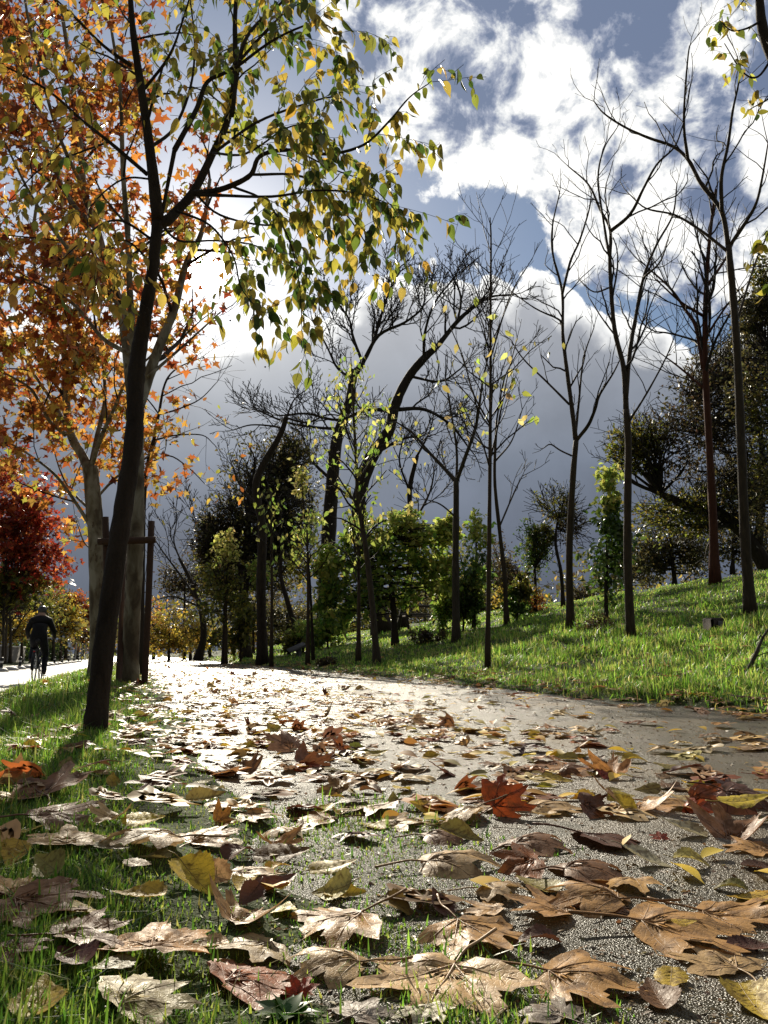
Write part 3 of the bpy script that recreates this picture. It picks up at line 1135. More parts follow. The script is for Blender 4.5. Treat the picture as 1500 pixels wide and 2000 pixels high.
# ------------------------------------------------------------------ plane trees on the verge
def plane_tree(name, label, base, trunk, w0, w1, limbs, n_leaf, pal, size, bark='plane_bark', L1=1.1, S=None, right_edge=420, dens=1.9):
    b = hit(*base)
    Y = b.y
    root = empty(name, b, label, 'tree', 'orange plane trees on the grass verge')
    M4 = Matrix.Translation(-b)
    L, r = limb3d(trunk, Y, w0, w1, 0, 6)
    L[0] = [b.x, b.y, b.z - .1]
    stems = [(L, flare(L, r, 1.25))]
    S = {**BARE, 'rmin': .003, 'gnarl': .15, 'up': .03, 'levels': 3, 'ratio': .55, 'dens': dens, 'nmax': 7, 'ang': 48, 'seg': .2, 'lift': .0, **(S or {})}
    out = []
    for pix, v0, v1, dY in limbs:
        Lb, rb = limb3d(pix, Y, v0, v1, dY, 5, .15 * dY)
        stems.append((Lb, rb))
        spawn(out, Lb, rb, 1, S, L1, .18)
        d = Lb[-1] - Lb[-2]
        grow(out, Lb[-1], d / np.linalg.norm(d), L1 * .7, rb[-1] * .8, 1, S)
    t_ = stem_mb(stems, 12, .05).build('trunk', M[bark], root)
    t_.matrix_parent_inverse = M4
    fr = twigs_mb(out)
    tips = [(P, lvl) for P, rr, lvl in out if lvl >= 2]
    w = np.array([len(P) for P, _ in tips], float)
    ids = rng.choice(len(tips), n_leaf, p=w / w.sum())
    P, ax = [], []
    for t_i in ids:
        pp = tips[t_i][0]
        a = rng.integers(0, len(pp))
        P.append(pp[a] + rng.normal(size=3) * .13)
        ax.append(rng.normal(size=3) * .7 + np.array([0, 0, -.6]))
    P, ax = np.array(P), np.array(ax)
    v = P - np.array([0, 0, CAM_H])
    co = (unit(v) * np.array(SUN_DIR)).sum(1)
    pxs = np.array([px_of(p) for p in P])
    keep = (co < np.cos(np.radians(.6 + 1.5 * rng.random(len(P))))) & (pxs[:, 0] < right_edge + 40 * rng.normal(size=len(P)) - np.maximum(pxs[:, 1] - 620, 0) * .35)
    keep &= ~((pxs[:, 0] > 335) & (pxs[:, 1] > 560) & (pxs[:, 1] < 720) & (rng.random(len(P)) < .6))
    keep &= np.hypot(pxs[:, 0] - 296, pxs[:, 1] - 1008) > 22
    keep &= (pxs[:, 1] < 930 + 40 * rng.normal(size=len(P))) | (pxs[:, 0] > 118) & (pxs[:, 1] < 1120)
    P, ax = P[keep], ax[keep]
    n = len(P)
    lm = MB()
    c = palette(PAL[pal], n)
    # low outer leaves have turned gold
    gold = palette(PAL['plane_gold'], n)
    s_ = rng.random(n) < np.clip(.8 - (P[:, 2] - 2.0) * .16, .16, .8)
    c[s_] = gold[s_]
    scatter(lm, P, ax, rng.normal(size=(n, 3)), size * (.55 + .7 * rng.random(n)), 'star', c)
    o = lm.build('crown', M['leaf'], root)
    o.matrix_parent_inverse = M4
    for _ in range(70):
        pp = tips[rng.integers(0, len(tips))][0]
        p = pp[-1] + np.array([0, 0, -.06])
        lathe(fr, [(.002, .012), (.009, .008), (.0125, 0), (.009, -.008), (.002, -.012)], 6, p)
    o = fr.build('twig_crown', M['twig'], root)
    o.matrix_parent_inverse = M4
    return root


plane_tree('plane_tree', 'plane tree with pale mottled trunk inside the wooden support posts', (252, 1335),
           [(252, 1335), (258, 1200), (264, 1080), (266, 960), (266, 860), (266, 780)], 34, 29,
           [([(262, 800), (250, 690), (238, 610), (208, 523), (187, 443), (165, 373), (155, 267), (140, 150), (120, 20)], 26, 8, .8),
            ([(268, 800), (290, 735), (315, 667), (341, 603), (362, 520), (395, 450), (410, 350)], 26, 7, .5),
            ([(266, 790), (262, 700), (255, 600), (250, 470), (240, 330), (235, 180), (215, 40)], 18, 6, -.6),
            ([(208, 523), (170, 520), (120, 470), (60, 380), (10, 280)], 11, 4, -.6),
            ([(290, 735), (330, 700), (370, 665), (430, 610)], 8, 3, .7),
            ([(187, 443), (130, 380), (80, 260), (40, 120), (0, 20)], 10, 4, .9),
            ([(250, 690), (200, 660), (150, 600), (90, 560), (30, 540)], 10, 4, .8),
            ([(165, 373), (110, 250), (60, 60), (40, -60)], 9, 4, -.5)],
           5300, 'plane_orange', .078)

plane_tree('plane_tree', 'second plane tree with forked patchy trunk behind the leaning hackberry', (190, 1322),
           [(190, 1322), (192, 1200), (188, 1060), (181, 962), (176, 912)], 34, 30,
           [([(172, 915), (161, 890), (139, 850), (129, 775), (127, 700), (112, 640), (84, 585), (64, 480), (75, 373)], 20, 6, .8),
            ([(178, 912), (190, 850), (205, 780), (200, 700), (190, 600)], 12, 4, .9),
            ([(178, 915), (195, 860), (222, 800), (250, 740), (300, 690)], 10, 4, -.8),
            ([(129, 850), (95, 820), (64, 764), (30, 740), (-20, 715)], 9, 3, -.6),
            ([(178, 1030), (150, 985), (110, 930), (60, 890), (0, 855)], 8, 3, -.4),
            ([(139, 850), (100, 780), (60, 720), (20, 640), (-20, 560)], 9, 3, .8),
            ([(128, 763), (150, 690), (152, 600), (150, 533), (140, 440)], 9, 3, -.7),
            ([(181, 1000), (140, 960), (118, 920), (100, 860)], 6, 2, .8),
            ([(182, 980), (230, 930), (290, 890), (310, 850)], 6, 2, .9),
            ([(190, 1080), (165, 1060), (150, 1020)], 4, 2, .5)],
           5300, 'plane_orange', .09)

# a bare-twigged weeping tree between the planes, hung with small fruit
bare_tree('hackberry_tree', 'slender nearly leafless tree arching right behind the plane trunk', ([(276, 1318), (279, 1100), (282, 960), (290, 900), (300, 860)], 9, 8),
          [([(300, 860), (310, 810), (322, 750), (345, 720), (390, 700)], 7, 2, .4, 1.0),
           ([(290, 905), (330, 890), (370, 915), (400, 945)], 4, 1.5, -.4, .8),
           ([(310, 810), (345, 800), (390, 780), (425, 745)], 4, 1.5, .5, .9),
           ([(300, 860), (345, 850), (395, 850), (420, 870)], 4, 1.5, .2, .8)],
          dict(gnarl=.10, up=-.05, dens=2.6, ratio=.6, rmin=.0026), L1=.9, leaves=(60, .09, 'plane_gold', 1.6, 4.2), bark='twig')

def on_bank(px, py, Y):
    p = at(px, py, Y)
    p.z = min(p.z, float(ground(p.x, p.y)))
    return p


# ------------------------------------------------------------------ the line of young bare trees along the bank
G1 = 'young bare trees lined up along the bank'
bare_tree('bare_tree', 'thinnest straight pole tree rooted at the very edge of the gravel path', ([(952, 1307), (955, 1100), (957, 900), (958, 760), (958, 600), (959, 470), (957, 425)], 10, 2.5),
          [([(957, 900), (975, 820), (990, 740), (1010, 660)], 4, 2, .4, .6), ([(958, 830), (925, 770), (905, 700), (880, 640)], 4, 2, -.4, .6),
           ([(958, 700), (985, 610), (1005, 560), (1030, 520)], 4, 2, -.3, .6), ([(958, 640), (930, 570), (915, 520)], 3, 2, .3, .5)],
          dict(dens=3.0, nmax=13, rmin=.004, gnarl=.13), L1=.75, group=G1, twig_on_trunk=(34, .95, .42), leaves=(70, .11, 'pale_yellow', 2.2, 4.6))
bare_tree('bare_tree', 'pale grey bare tree forking low beside the thin pole tree', ([(891, 1258), (890, 1100), (891, 1000), (891, 935)], 15, 11),
          [([(890, 940), (868, 915), (835, 880), (805, 845), (775, 825)], 9, 3, .6), ([(892, 940), (908, 895), (930, 830), (942, 750), (955, 690)], 9, 3, -.5),
           ([(891, 950), (892, 880), (880, 800), (870, 740)], 6, 3, .3), ([(890, 1010), (860, 985), (830, 975)], 4, 2, -.4)],
          dict(dens=2.2), L1=1.1, group=G1, bark='bark_grey', leaves=(60, .12, 'pale_yellow', 2.5, 5.5))
bare_tree('bare_tree', 'bare tree forking like a tuning fork above a side shoot, against the grey cloud', ([(1114, 1228), (1112, 1080), (1118, 950), (1125, 860)], 15, 11),
          [([(1125, 865), (1116, 790), (1106, 715), (1099, 650), (1098, 570), (1080, 498), (1079, 442), (1093, 377)], 10, 2.5, .5),
           ([(1098, 575), (1114, 511), (1132, 470), (1150, 412), (1155, 380)], 6, 2.5, -.4),
           ([(1126, 860), (1149, 830), (1162, 800), (1172, 770), (1197, 730), (1212, 700)], 8, 2.5, -.5),
           ([(1112, 790), (1067, 745), (1023, 702), (997, 663)], 5, 2, .5), ([(1100, 632), (1088, 622), (1045, 602), (997, 568)], 5, 2, -.5),
           ([(1116, 890), (1095, 880), (1075, 868), (1062, 875)], 4, 2, .4, .4), ([(1122, 870), (1130, 790), (1140, 700), (1160, 640)], 6, 2, .6)],
          dict(dens=2.3, nmax=12, gnarl=.2, levels=2, up=.16, ang=36), L1=.85, group=G1)
bare_tree('bare_tree', 'tall bare tree splitting into two long stems, left of the red barked trunk', ([(1232, 1248), (1226, 1100), (1226, 960), (1227, 870), (1223, 800)], 17, 13),
          [([(1223, 805), (1218, 719), (1200, 641), (1191, 520), (1192, 451), (1171, 407), (1149, 360), (1110, 325)], 12, 2.5, .4),
           ([(1192, 452), (1231, 418), (1257, 368), (1283, 321), (1318, 286), (1335, 240)], 8, 2.5, -.5),
           ([(1222, 780), (1230, 690), (1240, 628), (1257, 542), (1283, 477), (1314, 420), (1322, 360)], 10, 2.5, .6),
           ([(1190, 500), (1180, 440), (1168, 350), (1180, 290), (1205, 250)], 6, 2, .3),
           ([(1195, 560), (1160, 570), (1130, 545)], 4, 2, .5), ([(1257, 542), (1290, 510), (1310, 450)], 5, 2, -.5),
           ([(1224, 830), (1262, 770), (1300, 700), (1320, 650)], 5, 2, -.5), ([(1205, 660), (1175, 620), (1150, 580)], 4, 2, .4)],
          dict(dens=2.3, nmax=12, gnarl=.2, up=.16, ang=36), L1=.95, group=G1)
bare_tree('bare_tree', 'reddish barked dark trunk standing on the crest of the bank', ([(1396, 1130), (1392, 1000), (1384, 850), (1377, 700), (1379, 563), (1387, 455), (1398, 370)], 19, 5),
          [([(1374, 720), (1360, 640), (1340, 607), (1309, 563), (1262, 520)], 10, 3, .8), ([(1379, 620), (1330, 590), (1280, 545)], 7, 2.5, -.8),
           ([(1380, 560), (1420, 500), (1445, 440)], 7, 2.5, .8), ([(1378, 660), (1410, 610), (1440, 570)], 6, 2.5, -.7),
           ([(1376, 760), (1330, 720), (1290, 690)], 6, 2, .7)],
          dict(dens=2.4, nmax=12, gnarl=.11), L1=1.6, group=G1, bark='bark_red', twig_on_trunk=(18, 1.7, .5), base=on_bank(1396, 1126, 15.2))
bare_tree('bare_tree', 'tallest bare tree with wide forked top near the right edge', ([(1466, 1200), (1455, 1050), (1448, 880), (1442, 737), (1434, 607), (1423, 480)], 21, 13),
          [([(1423, 485), (1409, 412), (1370, 360), (1344, 312), (1314, 286), (1266, 269), (1218, 247), (1179, 221), (1160, 198)], 11, 2.5, .6),
           ([(1410, 415), (1409, 347), (1422, 282), (1431, 217), (1444, 152), (1440, 110)], 9, 2.5, -.4),
           ([(1425, 480), (1457, 433), (1478, 394), (1490, 340), (1500, 280)], 9, 3, -.5),
           ([(1422, 492), (1370, 451), (1318, 420), (1262, 407), (1230, 380)], 7, 2.5, .7),
           ([(1344, 314), (1336, 250), (1338, 180), (1345, 100), (1350, 85)], 7, 2, -.4),
           ([(1436, 640), (1460, 560), (1480, 500), (1495, 470)], 6, 2, .5)],
          dict(dens=2.3, nmax=12, gnarl=.2, up=.14, ang=38), L1=.95, group=G1)
for bx, top, w, lab in ((530, 960, 7, 'thin sapling pole beside the curved dark trunk'), (601, 1040, 8, 'slim bare pole standing next to the tilted stone marker'),
                        (700, 1040, 9, 'short dark sapling pole under the bright green maple'), (440, 1090, 8, 'straight sapling trunk under pale yellow leaf sprays')):
    by = {530: 1302, 601: 1300, 700: 1292, 440: 1297}[bx]
    bare_tree('sapling', lab, ([(bx, by), (bx + 1, (by + top) / 2), (bx - 1, top)], w, w * .5), [], dict(dens=2, rmin=.004), group='slim saplings beside the path',
              twig_on_trunk=(16, 1.0, .6), leaves=(90, .13, 'lime' if bx != 440 else 'pale_yellow', 1.2, 5.0))
# sapling with long sprays of pale green leaves, leaning left
bare_tree('sapling', 'tall leaning sapling with pale green leaf sprays in front of the dark leaning trunks', ([(737, 1300), (728, 1190), (716, 1080), (700, 980), (696, 900), (690, 800), (688, 720)], 14, 3),
          [([(700, 990), (660, 930), (640, 880)], 4, 2, -.4, .8), ([(698, 940), (735, 880), (745, 820)], 4, 2, .4, .8), ([(696, 900), (670, 820), (660, 760)], 3, 2, .3, .7)],
          dict(dens=3, nmax=12, rmin=.003, up=.02), L1=.8, group='slim saplings beside the path', twig_on_trunk=(26, .9, .4), leaves=(420, .105, 'lime', 2.6, 6.5), bark='bark_grey')

# ------------------------------------------------------------------ large bare trees of the park behind
G2 = 'big leaning bare trees of the park'
OLD = dict(dens=2.2, nmax=14, gnarl=.17, up=.10, levels=3, ratio=.5, ang=40, seg=.3, rmin=.0042)
bare_tree('bare_tree', 'massive dark trunk with bare crooked crown, base hidden by the maple', ([(632, 1254), (638, 1150), (642, 1050), (650, 930), (660, 850), (684, 780), (689, 740), (708, 708)], 36, 13),
          [([(708, 710), (728, 670), (745, 615), (760, 570), (780, 530)], 9, 3, 1.0), ([(706, 712), (740, 655), (790, 630), (825, 600), (830, 560)], 8, 3, -1.0),
           ([(708, 708), (690, 660), (680, 620), (640, 570)], 7, 3, .8), ([(664, 838), (620, 835), (560, 825), (500, 800)], 7, 3, -1.2), ([(650, 940), (610, 900), (590, 850)], 8, 3, 1.0),
           ([(690, 740), (660, 720), (640, 680), (620, 640)], 6, 3, 1.0)],
          OLD, L1=2.0, group=G2, bark='bark_dark')
bare_tree('bare_tree', 'thick bare trunk leaning strongly right across the grey cloud', ([(748, 1235), (722, 1120), (702, 1010), (704, 960), (726, 895), (760, 840), (772, 792), (796, 740), (828, 700), (850, 680)], 34, 14),
          [([(850, 682), (893, 628), (928, 598), (958, 580), (1005, 575)], 11, 3, 1.2), ([(770, 805), (720, 800), (660, 820), (600, 808), (545, 812)], 9, 3, -1.5),
           ([(775, 800), (830, 800), (880, 830), (920, 880)], 9, 3, 1.5), ([(828, 702), (830, 650), (850, 590), (890, 540)], 7, 3, -1.2), ([(893, 630), (900, 580), (880, 530)], 6, 3, 1.0),
           ([(800, 735), (860, 745), (900, 720)], 6, 3, -1.0), ([(726, 890), (780, 860), (820, 850)], 8, 3, 1.4)],
          OLD, L1=2.0, group=G2, bark='bark_dark')
bare_tree('bare_tree', 'slender S curved dark trunk with a snapped twiggy top', ([(513, 1298), (510, 1160), (512, 1030), (504, 985), (500, 945), (515, 905), (536, 870), (552, 838), (559, 814)], 20, 10),
          [([(556, 838), (530, 832), (490, 830), (455, 840)], 5, 2, .8), ([(558, 816), (600, 825), (640, 810), (680, 815)], 5, 2, -.8), ([(505, 990), (470, 950), (450, 900)], 6, 2, .8),
           ([(559, 816), (575, 780), (600, 760)], 4, 2, .5)], {**OLD, 'dens': 1.8}, L1=1.5, group=G2, bark='bark_dark')
bare_tree('bare_tree', 'dark trunk leaning left with thin bare crown beyond the far lawn', ([(386, 1290), (398, 1240), (392, 1190), (375, 1140), (350, 1090)], 15, 6),
          [([(385, 1170), (350, 1120), (320, 1080), (300, 1050)], 5, 2, 2), ([(378, 1150), (400, 1090), (395, 1040), (380, 1010)], 5, 2, -2), ([(360, 1110), (340, 1060), (345, 1020)], 4, 2, 2),
           ([(390, 1185), (340, 1165), (310, 1170)], 4, 2, -2)],
          {**OLD, 'dens': 1.1, 'seg': .6, 'rmin': .004}, L1=2.8, group=G2, bark='bark_dark')
bare_tree('bare_tree', 'dark trunk curving out of the hollow left of the maple', ([(625, 1262), (580, 1225), (560, 1170), (548, 1120), (552, 1060)], 13, 6),
          [([(552, 1065), (530, 1020), (520, 980)], 5, 2, 1.5), ([(550, 1120), (585, 1060), (600, 1000)], 5, 2, -1.5)], {**OLD, 'seg': .5}, L1=2.0, group=G2, bark='bark_dark')
bare_tree('bare_tree', 'leaning dark trunk between the maple and the picnic table', ([(785, 1225), (796, 1150), (806, 1050), (800, 960), (815, 890)], 17, 8),
          [([(803, 1030), (840, 960), (850, 900)], 6, 2, 1.2), ([(800, 960), (780, 900), (790, 850)], 5, 2, -1.2), ([(815, 890), (840, 840), (850, 790)], 5, 2, .6)], {**OLD, 'seg': .5}, L1=1.6, group=G2, bark='bark_dark')
bare_tree('bare_tree', 'low branch-like trunk sloping up to the right beside the grey forked tree', ([(893, 1218), (940, 1188), (985, 1160), (1012, 1140), (1036, 1118)], 12, 6),
          [], {**OLD, 'seg': .5}, group=G2, bark='bark_dark', twig_on_trunk=(7, .9, .5))
bare_tree('bare_tree', 'thin bare trunk behind the pole tree with twigs spreading right', ([(990, 1222), (985, 1120), (975, 1030), (966, 930), (970, 820)], 10, 5),
          [([(968, 900), (1000, 860), (1020, 800)], 4, 2, 1), ([(970, 820), (985, 740), (1010, 690)], 4, 2, -1), ([(975, 1030), (1005, 960), (1020, 930)], 4, 2, 1)], {**OLD, 'dens': 1.4}, L1=1.4, group=G2)

# ------------------------------------------------------------------ leafy trees and bushes
clump_tree('maple_tree', 'dense bright green maple bush in the middle of the grassy rise', (772, 1262), [(772, 1262), (768, 1180), (760, 1110), (755, 1040)], 13, 7,
           [(750, 1120, 95, 75), (690, 1150, 65, 60), (815, 1115, 65, 65), (735, 1040, 60, 42, 'lime'), (790, 1030, 45, 35, 'lime'), (845, 1070, 50, 45, 'lime'), (860, 1120, 40, 45, 'lime'), (872, 1035, 22, 30, 'lime'), (655, 1170, 40, 45), (700, 1075, 45, 45, 'maple_lit'), (640, 1100, 30, 40, 'lime')], 'maple_lit', 11.5, 620, clumps=30, hang=.4,  # lime blobs, mostly on top: sunlit leaves put into the colour
           mat='leaf', templ='ovate', shell=.3, spread=.22)
clump_tree('oak_tree', 'dense dark twiggy oak with broad rounded crown behind the curved trunk', (480, 1285), [(480, 1285), (476, 1200), (478, 1110), (485, 1020)], 22, 12,
           [(525, 950, 100, 105), (465, 1040, 85, 85), (572, 1000, 50, 90), (450, 1120, 65, 70, 'olive'), (540, 1090, 70, 70), (560, 900, 45, 45), (420, 1060, 40, 60, 'brown_oak')], 'dark_oak', 7.5, 1900, clumps=60, twiggy=7, twlen=1.3, spread=.24, shell=.3)
clump_tree('oak_tree', 'large dark brown-leaved oak with a long limb reaching left over the crest', (1488, 1115), [(1520, 1160), (1480, 1080), (1440, 1030), (1390, 995), (1340, 985), (1290, 965)], 34, 14,
           [(1330, 860, 95, 80, 'brown_oak'), (1400, 780, 90, 90, 'brown_oak'), (1470, 880, 60, 130), (1240, 870, 60, 55, 'olive'), (1330, 1010, 80, 50, 'olive'), (1450, 720, 60, 80), (1430, 960, 70, 60), (1490, 640, 50, 80)],
           'dark_oak', 8.5, 1700, clumps=42, twiggy=5, twlen=1.3, spread=.26, shell=.3, base_v=at(1520, 1150, 21) - Vector((0, 0, .3)), Y=21,
           limbs=[([(1470, 1070), (1440, 940), (1400, 850), (1350, 780)], 14, 5, 1.5), ([(1480, 1080), (1490, 900), (1470, 760)], 18, 6, -1)])
clump_tree('evergreen_tree', 'dark evergreen with full crown on the crest left of the red trunk', (1318, 1150), [(1318, 1150), (1316, 1120), (1310, 1070)], 11, 7,
           [(1300, 1050, 75, 70), (1350, 1080, 60, 50), (1265, 1090, 45, 45)], 'dark_oak', 7, 1700, clumps=36, twiggy=3, shell=.2, base_v=at(1318, 1148, 30) - Vector((0, 0, .1)))
clump_tree('evergreen_tree', 'dark bush crouching on the crest behind the tallest bare tree', (1430, 1112), [(1430, 1112), (1432, 1085), (1430, 1060)], 8, 5,
           [(1440, 1060, 60, 50), (1480, 1040, 50, 70)], 'dark_oak', 7, 1500, clumps=30, twiggy=3, shell=.2, base_v=at(1430, 1112, 28) - Vector((0, 0, .1)))
clump_tree('evergreen_tree', 'tall dark tree with sunlit yellow edges at the right border', (1540, 1110), [(1540, 1110), (1530, 950), (1515, 800), (1500, 700)], 20, 8,
           [(1480, 740, 55, 100, 'dark_oak'), (1500, 850, 60, 110, 'olive'), (1510, 960, 60, 90, 'dark_oak'), (1470, 620, 40, 60, 'dark_oak'), (1495, 560, 25, 70, 'olive')], 'dark_oak', 8, 1500, clumps=36, twiggy=4, shell=.25,
           base_v=at(1540, 1108, 18) - Vector((0, 0, .1)))
clump_tree('poplar_sapling', 'slim young poplar with glossy light green leaves on the lawn', (1184, 1215), [(1184, 1215), (1184, 1130), (1188, 1020), (1190, 930)], 8, 4,
           [(1185, 1110, 45, 65, 'green'), (1190, 1020, 36, 60, 'green'), (1188, 950, 26, 45, 'lime'), (1215, 1060, 30, 50, 'green')], 'green', 12, 420, clumps=22, hang=.3, templ='ovate', mat='leaf_gloss', shell=.1)
clump_tree('poplar_sapling', 'young light green sapling close behind the thin pole tree', (925, 1228), [(925, 1228), (928, 1150), (930, 1060)], 7, 4,
           [(925, 1120, 35, 60, 'green'), (935, 1050, 28, 50, 'lime'), (905, 1170, 30, 40, 'green')], 'green', 11, 380, clumps=20, hang=.3, templ='ovate', mat='leaf_gloss', shell=.1)
clump_tree('round_tree', 'small round green tree on a short trunk across the lawn', (1046, 1196), [(1046, 1196), (1046, 1150), (1044, 1110)], 7, 5,
           [(1044, 1075, 38, 50, 'green'), (1060, 1050, 25, 30, 'olive')], 'green', 6, 1300, clumps=26, twiggy=2, shell=.2)
clump_tree('thin_tree', 'loose grey green tree with bent trunk left of the tuning fork tree', (1100, 1185), [(1100, 1185), (1096, 1120), (1085, 1060), (1090, 1010)], 8, 4,
           [(1085, 985, 40, 40, 'olive'), (1110, 1020, 28, 40, 'brown_oak')], 'olive', 5.5, 800, clumps=26, twiggy=5, shell=.2)
clump_tree('orange_bush', 'glowing orange bush low behind the bank crest', (1010, 1200), [(1010, 1200), (1012, 1180), (1014, 1160)], 5, 3,
           [(1005, 1165, 45, 30, 'yellow'), (1045, 1180, 35, 20, 'plane_orange'), (985, 1120, 28, 40, 'brown_oak')], 'yellow', 6, 900, clumps=20, shell=.2)
clump_tree('yellow_tree', 'pale yellow leaved tree left of the dark oak', (436, 1297), [(436, 1297), (438, 1220), (440, 1150), (446, 1100)], 7, 4,
           [(440, 1070, 25, 45, 'pale_yellow'), (425, 1130, 35, 45, 'olive'), (470, 1150, 40, 40, 'olive'), (430, 1190, 40, 40, 'olive'), (505, 1115, 26, 26, 'lime')], 'pale_yellow', 8, 420, clumps=20, hang=.4, templ='ovate', shell=.15)
clump_tree('tree', 'narrow sapling with cream yellow hanging leaves before the dark oak', (612, 1290), [(612, 1290), (606, 1150), (596, 1020), (588, 930)], 6, 3,
           [(588, 940, 26, 60, 'pale_yellow'), (600, 1030, 30, 50, 'lime'), (580, 1100, 30, 40, 'olive')], 'pale_yellow', 9, 170, clumps=14, hang=.6, templ='ovate', shell=.1)

for px, by, bl, pal_, lab in ((640, 1268, [(640, 1225, 42, 40), (615, 1240, 28, 24, 'maple_lit'), (665, 1205, 30, 34, 'lime')], 'maple_lit', 'low sunlit green bush at the left foot of the maple'),
                              (592, 1276, [(590, 1240, 32, 30), (575, 1252, 24, 20, 'olive')], 'lime', 'small yellow green bush left of the slim bare pole'),
                              (865, 1240, [(865, 1195, 30, 42), (880, 1165, 24, 30, 'lime')], 'maple_lit', 'upright green bush just left of the pale grey forked tree'),
                              (905, 1236, [(912, 1190, 28, 40), (920, 1150, 22, 32, 'lime')], 'green', 'green bush between the grey forked tree and the thin pole tree'),
                              (1010, 1215, [(1008, 1180, 28, 32), (1020, 1150, 18, 24, 'olive')], 'green', 'round green bush right of the thin pole tree'),
                              (470, 1292, [(468, 1245, 30, 42), (480, 1205, 26, 30, 'olive')], 'olive', 'olive bush at the path edge below the dark oak')):
    clump_tree('bush', lab, (px, by), [(px, by), (px, by - 14), (px, by - 28)], 5, 3, bl, pal_, 9, 520, 'green bushes along the rise', clumps=22, hang=.3, templ='ovate', shell=.1, spread=.26, twiggy=1)

# trees along the far end of the path and across the cycle road
G3 = 'yellow trees lining the far end of the path'
for n_, (px, by, hx, hy, cy, pal_, lab, Yd) in enumerate([
        (330, 1289, 40, 48, 1235, 'yellow', 'golden yellow round tree right of the stake, nearest of the far row', 34),
        (372, 1287, 34, 48, 1228, 'yellow', 'golden tree behind the left leaning bare trunk', 42),
        (300, 1286, 26, 52, 1222, 'plane_gold', 'orange gold tree seen between stake and plane trunk', 50),
        (410, 1284, 34, 40, 1238, 'olive', 'olive yellow tree at the end of the far lawn', 48),
        (478, 1280, 40, 35, 1240, 'yellow', 'yellow bush glowing under the dark oak', 46),
        (545, 1276, 40, 30, 1236, 'olive', 'olive bush seen through the trunks beside the curving hollow trunk', 50),
        (585, 1270, 40, 45, 1215, 'olive', 'yellow green tree filling the gap left of the massive trunk', 44),
        (700, 1262, 60, 40, 1210, 'olive', 'dull olive tree filling the gap behind the maple', 50),
        (870, 1235, 30, 50, 1170, 'olive', 'soft green tree rising behind the picnic table', 40),
        (830, 1240, 45, 55, 1140, 'dark_oak', 'dark olive tree behind the maple top', 46),
        (965, 1222, 34, 36, 1180, 'olive', 'shaded olive bush behind the low sloping trunk', 36),
        (560, 1280, 60, 50, 1195, 'dark_oak', 'shadowy dark tree filling in between curved trunk and slim pole', 36),
        (905, 1235, 45, 75, 1120, 'olive', 'dim olive tree standing behind the pale grey forked tree', 34),
        (495, 1283, 50, 60, 1180, 'brown_oak', 'brown thicket beneath the dark oak', 38),
        (360, 1287, 45, 55, 1120, 'brown_oak', 'dusky twiggy brown tree above the golden trees', 46),
        (790, 1245, 60, 50, 1175, 'dark_oak', 'dim thicket between maple and picnic table', 36),
        (975, 1222, 38, 60, 1110, 'brown_oak', 'reddish brown tree behind the thin pole tree', 38),
        (1230, 1180, 45, 55, 1105, 'dark_oak', 'dark shrubby tree behind the poplar sapling', 33),
        (1150, 1195, 40, 30, 1165, 'brown_oak', 'brown shrub behind the lawn, right of the tuning fork tree', 34)]):
    b = at(px, by, Yd)
    b.z = float(ground(b.x, b.y))
    clump_tree('park_tree', lab, None, [px_of(b), (px, (by + cy) / 2), (px + 2, cy)], 6, 3, [(px, cy, hx, hy), (px + hx * .5, cy + hy * .35, hx * .6, hy * .5), (px - hx * .5, cy + hy * .3, hx * .6, hy * .5)],
               pal_, 5.5, 700, G3, clumps=22, base_v=b, Y=b.y, twiggy=2, shell=.2)

G4 = 'autumn trees across the cycle road'
for n_, (px, Yd, blobs, pal_, lab) in enumerate([
        (10, 48, [(5, 960, 75, 85), (60, 1010, 55, 60), (75, 1085, 62, 62), (20, 1090, 70, 70), (-50, 1000, 80, 110), (30, 1150, 70, 40, 'olive'), (-20, 1160, 60, 40, 'olive')], 'maple_red', 'big dark red maple crown at the left border'),
        (150, 97, [(150, 1185, 28, 34), (170, 1200, 22, 28), (122, 1180, 24, 30)], 'red_orange', 'small rust red maple left of the leaning hackberry trunk'),
        (60, 60, [(30, 1150, 60, 45), (85, 1165, 50, 45), (0, 1190, 60, 50), (60, 1205, 60, 35)], 'olive', 'olive yellow tree filling the space behind the cyclist'),
        (118, 80, [(118, 1205, 30, 40), (140, 1220, 25, 30), (95, 1215, 30, 36)], 'yellow', 'orange yellow tree right of the cyclist shoulder'),
        (20, 53, [(10, 1225, 40, 35), (50, 1230, 35, 30)], 'yellow', 'yellow leaved tree low behind the grey wall'),
        (160, 108, [(160, 1240, 22, 30), (178, 1230, 18, 34)], 'plane_gold', 'golden tree at the far end of the cycle road'),
        (205, 165, [(205, 1245, 22, 28), (222, 1230, 18, 30)], 'plane_gold', 'distant golden tree hidden behind the plane trunks')]):
    b = at(px, 1290, Yd)
    b.z = float(ground(b.x, b.y))
    clump_tree('autumn_tree', lab, None, [px_of(b), (px + 2, 1240), (px + 4, 1190)], 5, 3, blobs, pal_, 7.5 if n_ == 0 else 6, 950 if n_ in (0,) else 900, G4, clumps=30, base_v=b, Y=b.y, twiggy=2, shell=.15, templ='star' if n_ == 0 else 'diamond', bark='bark_grey')
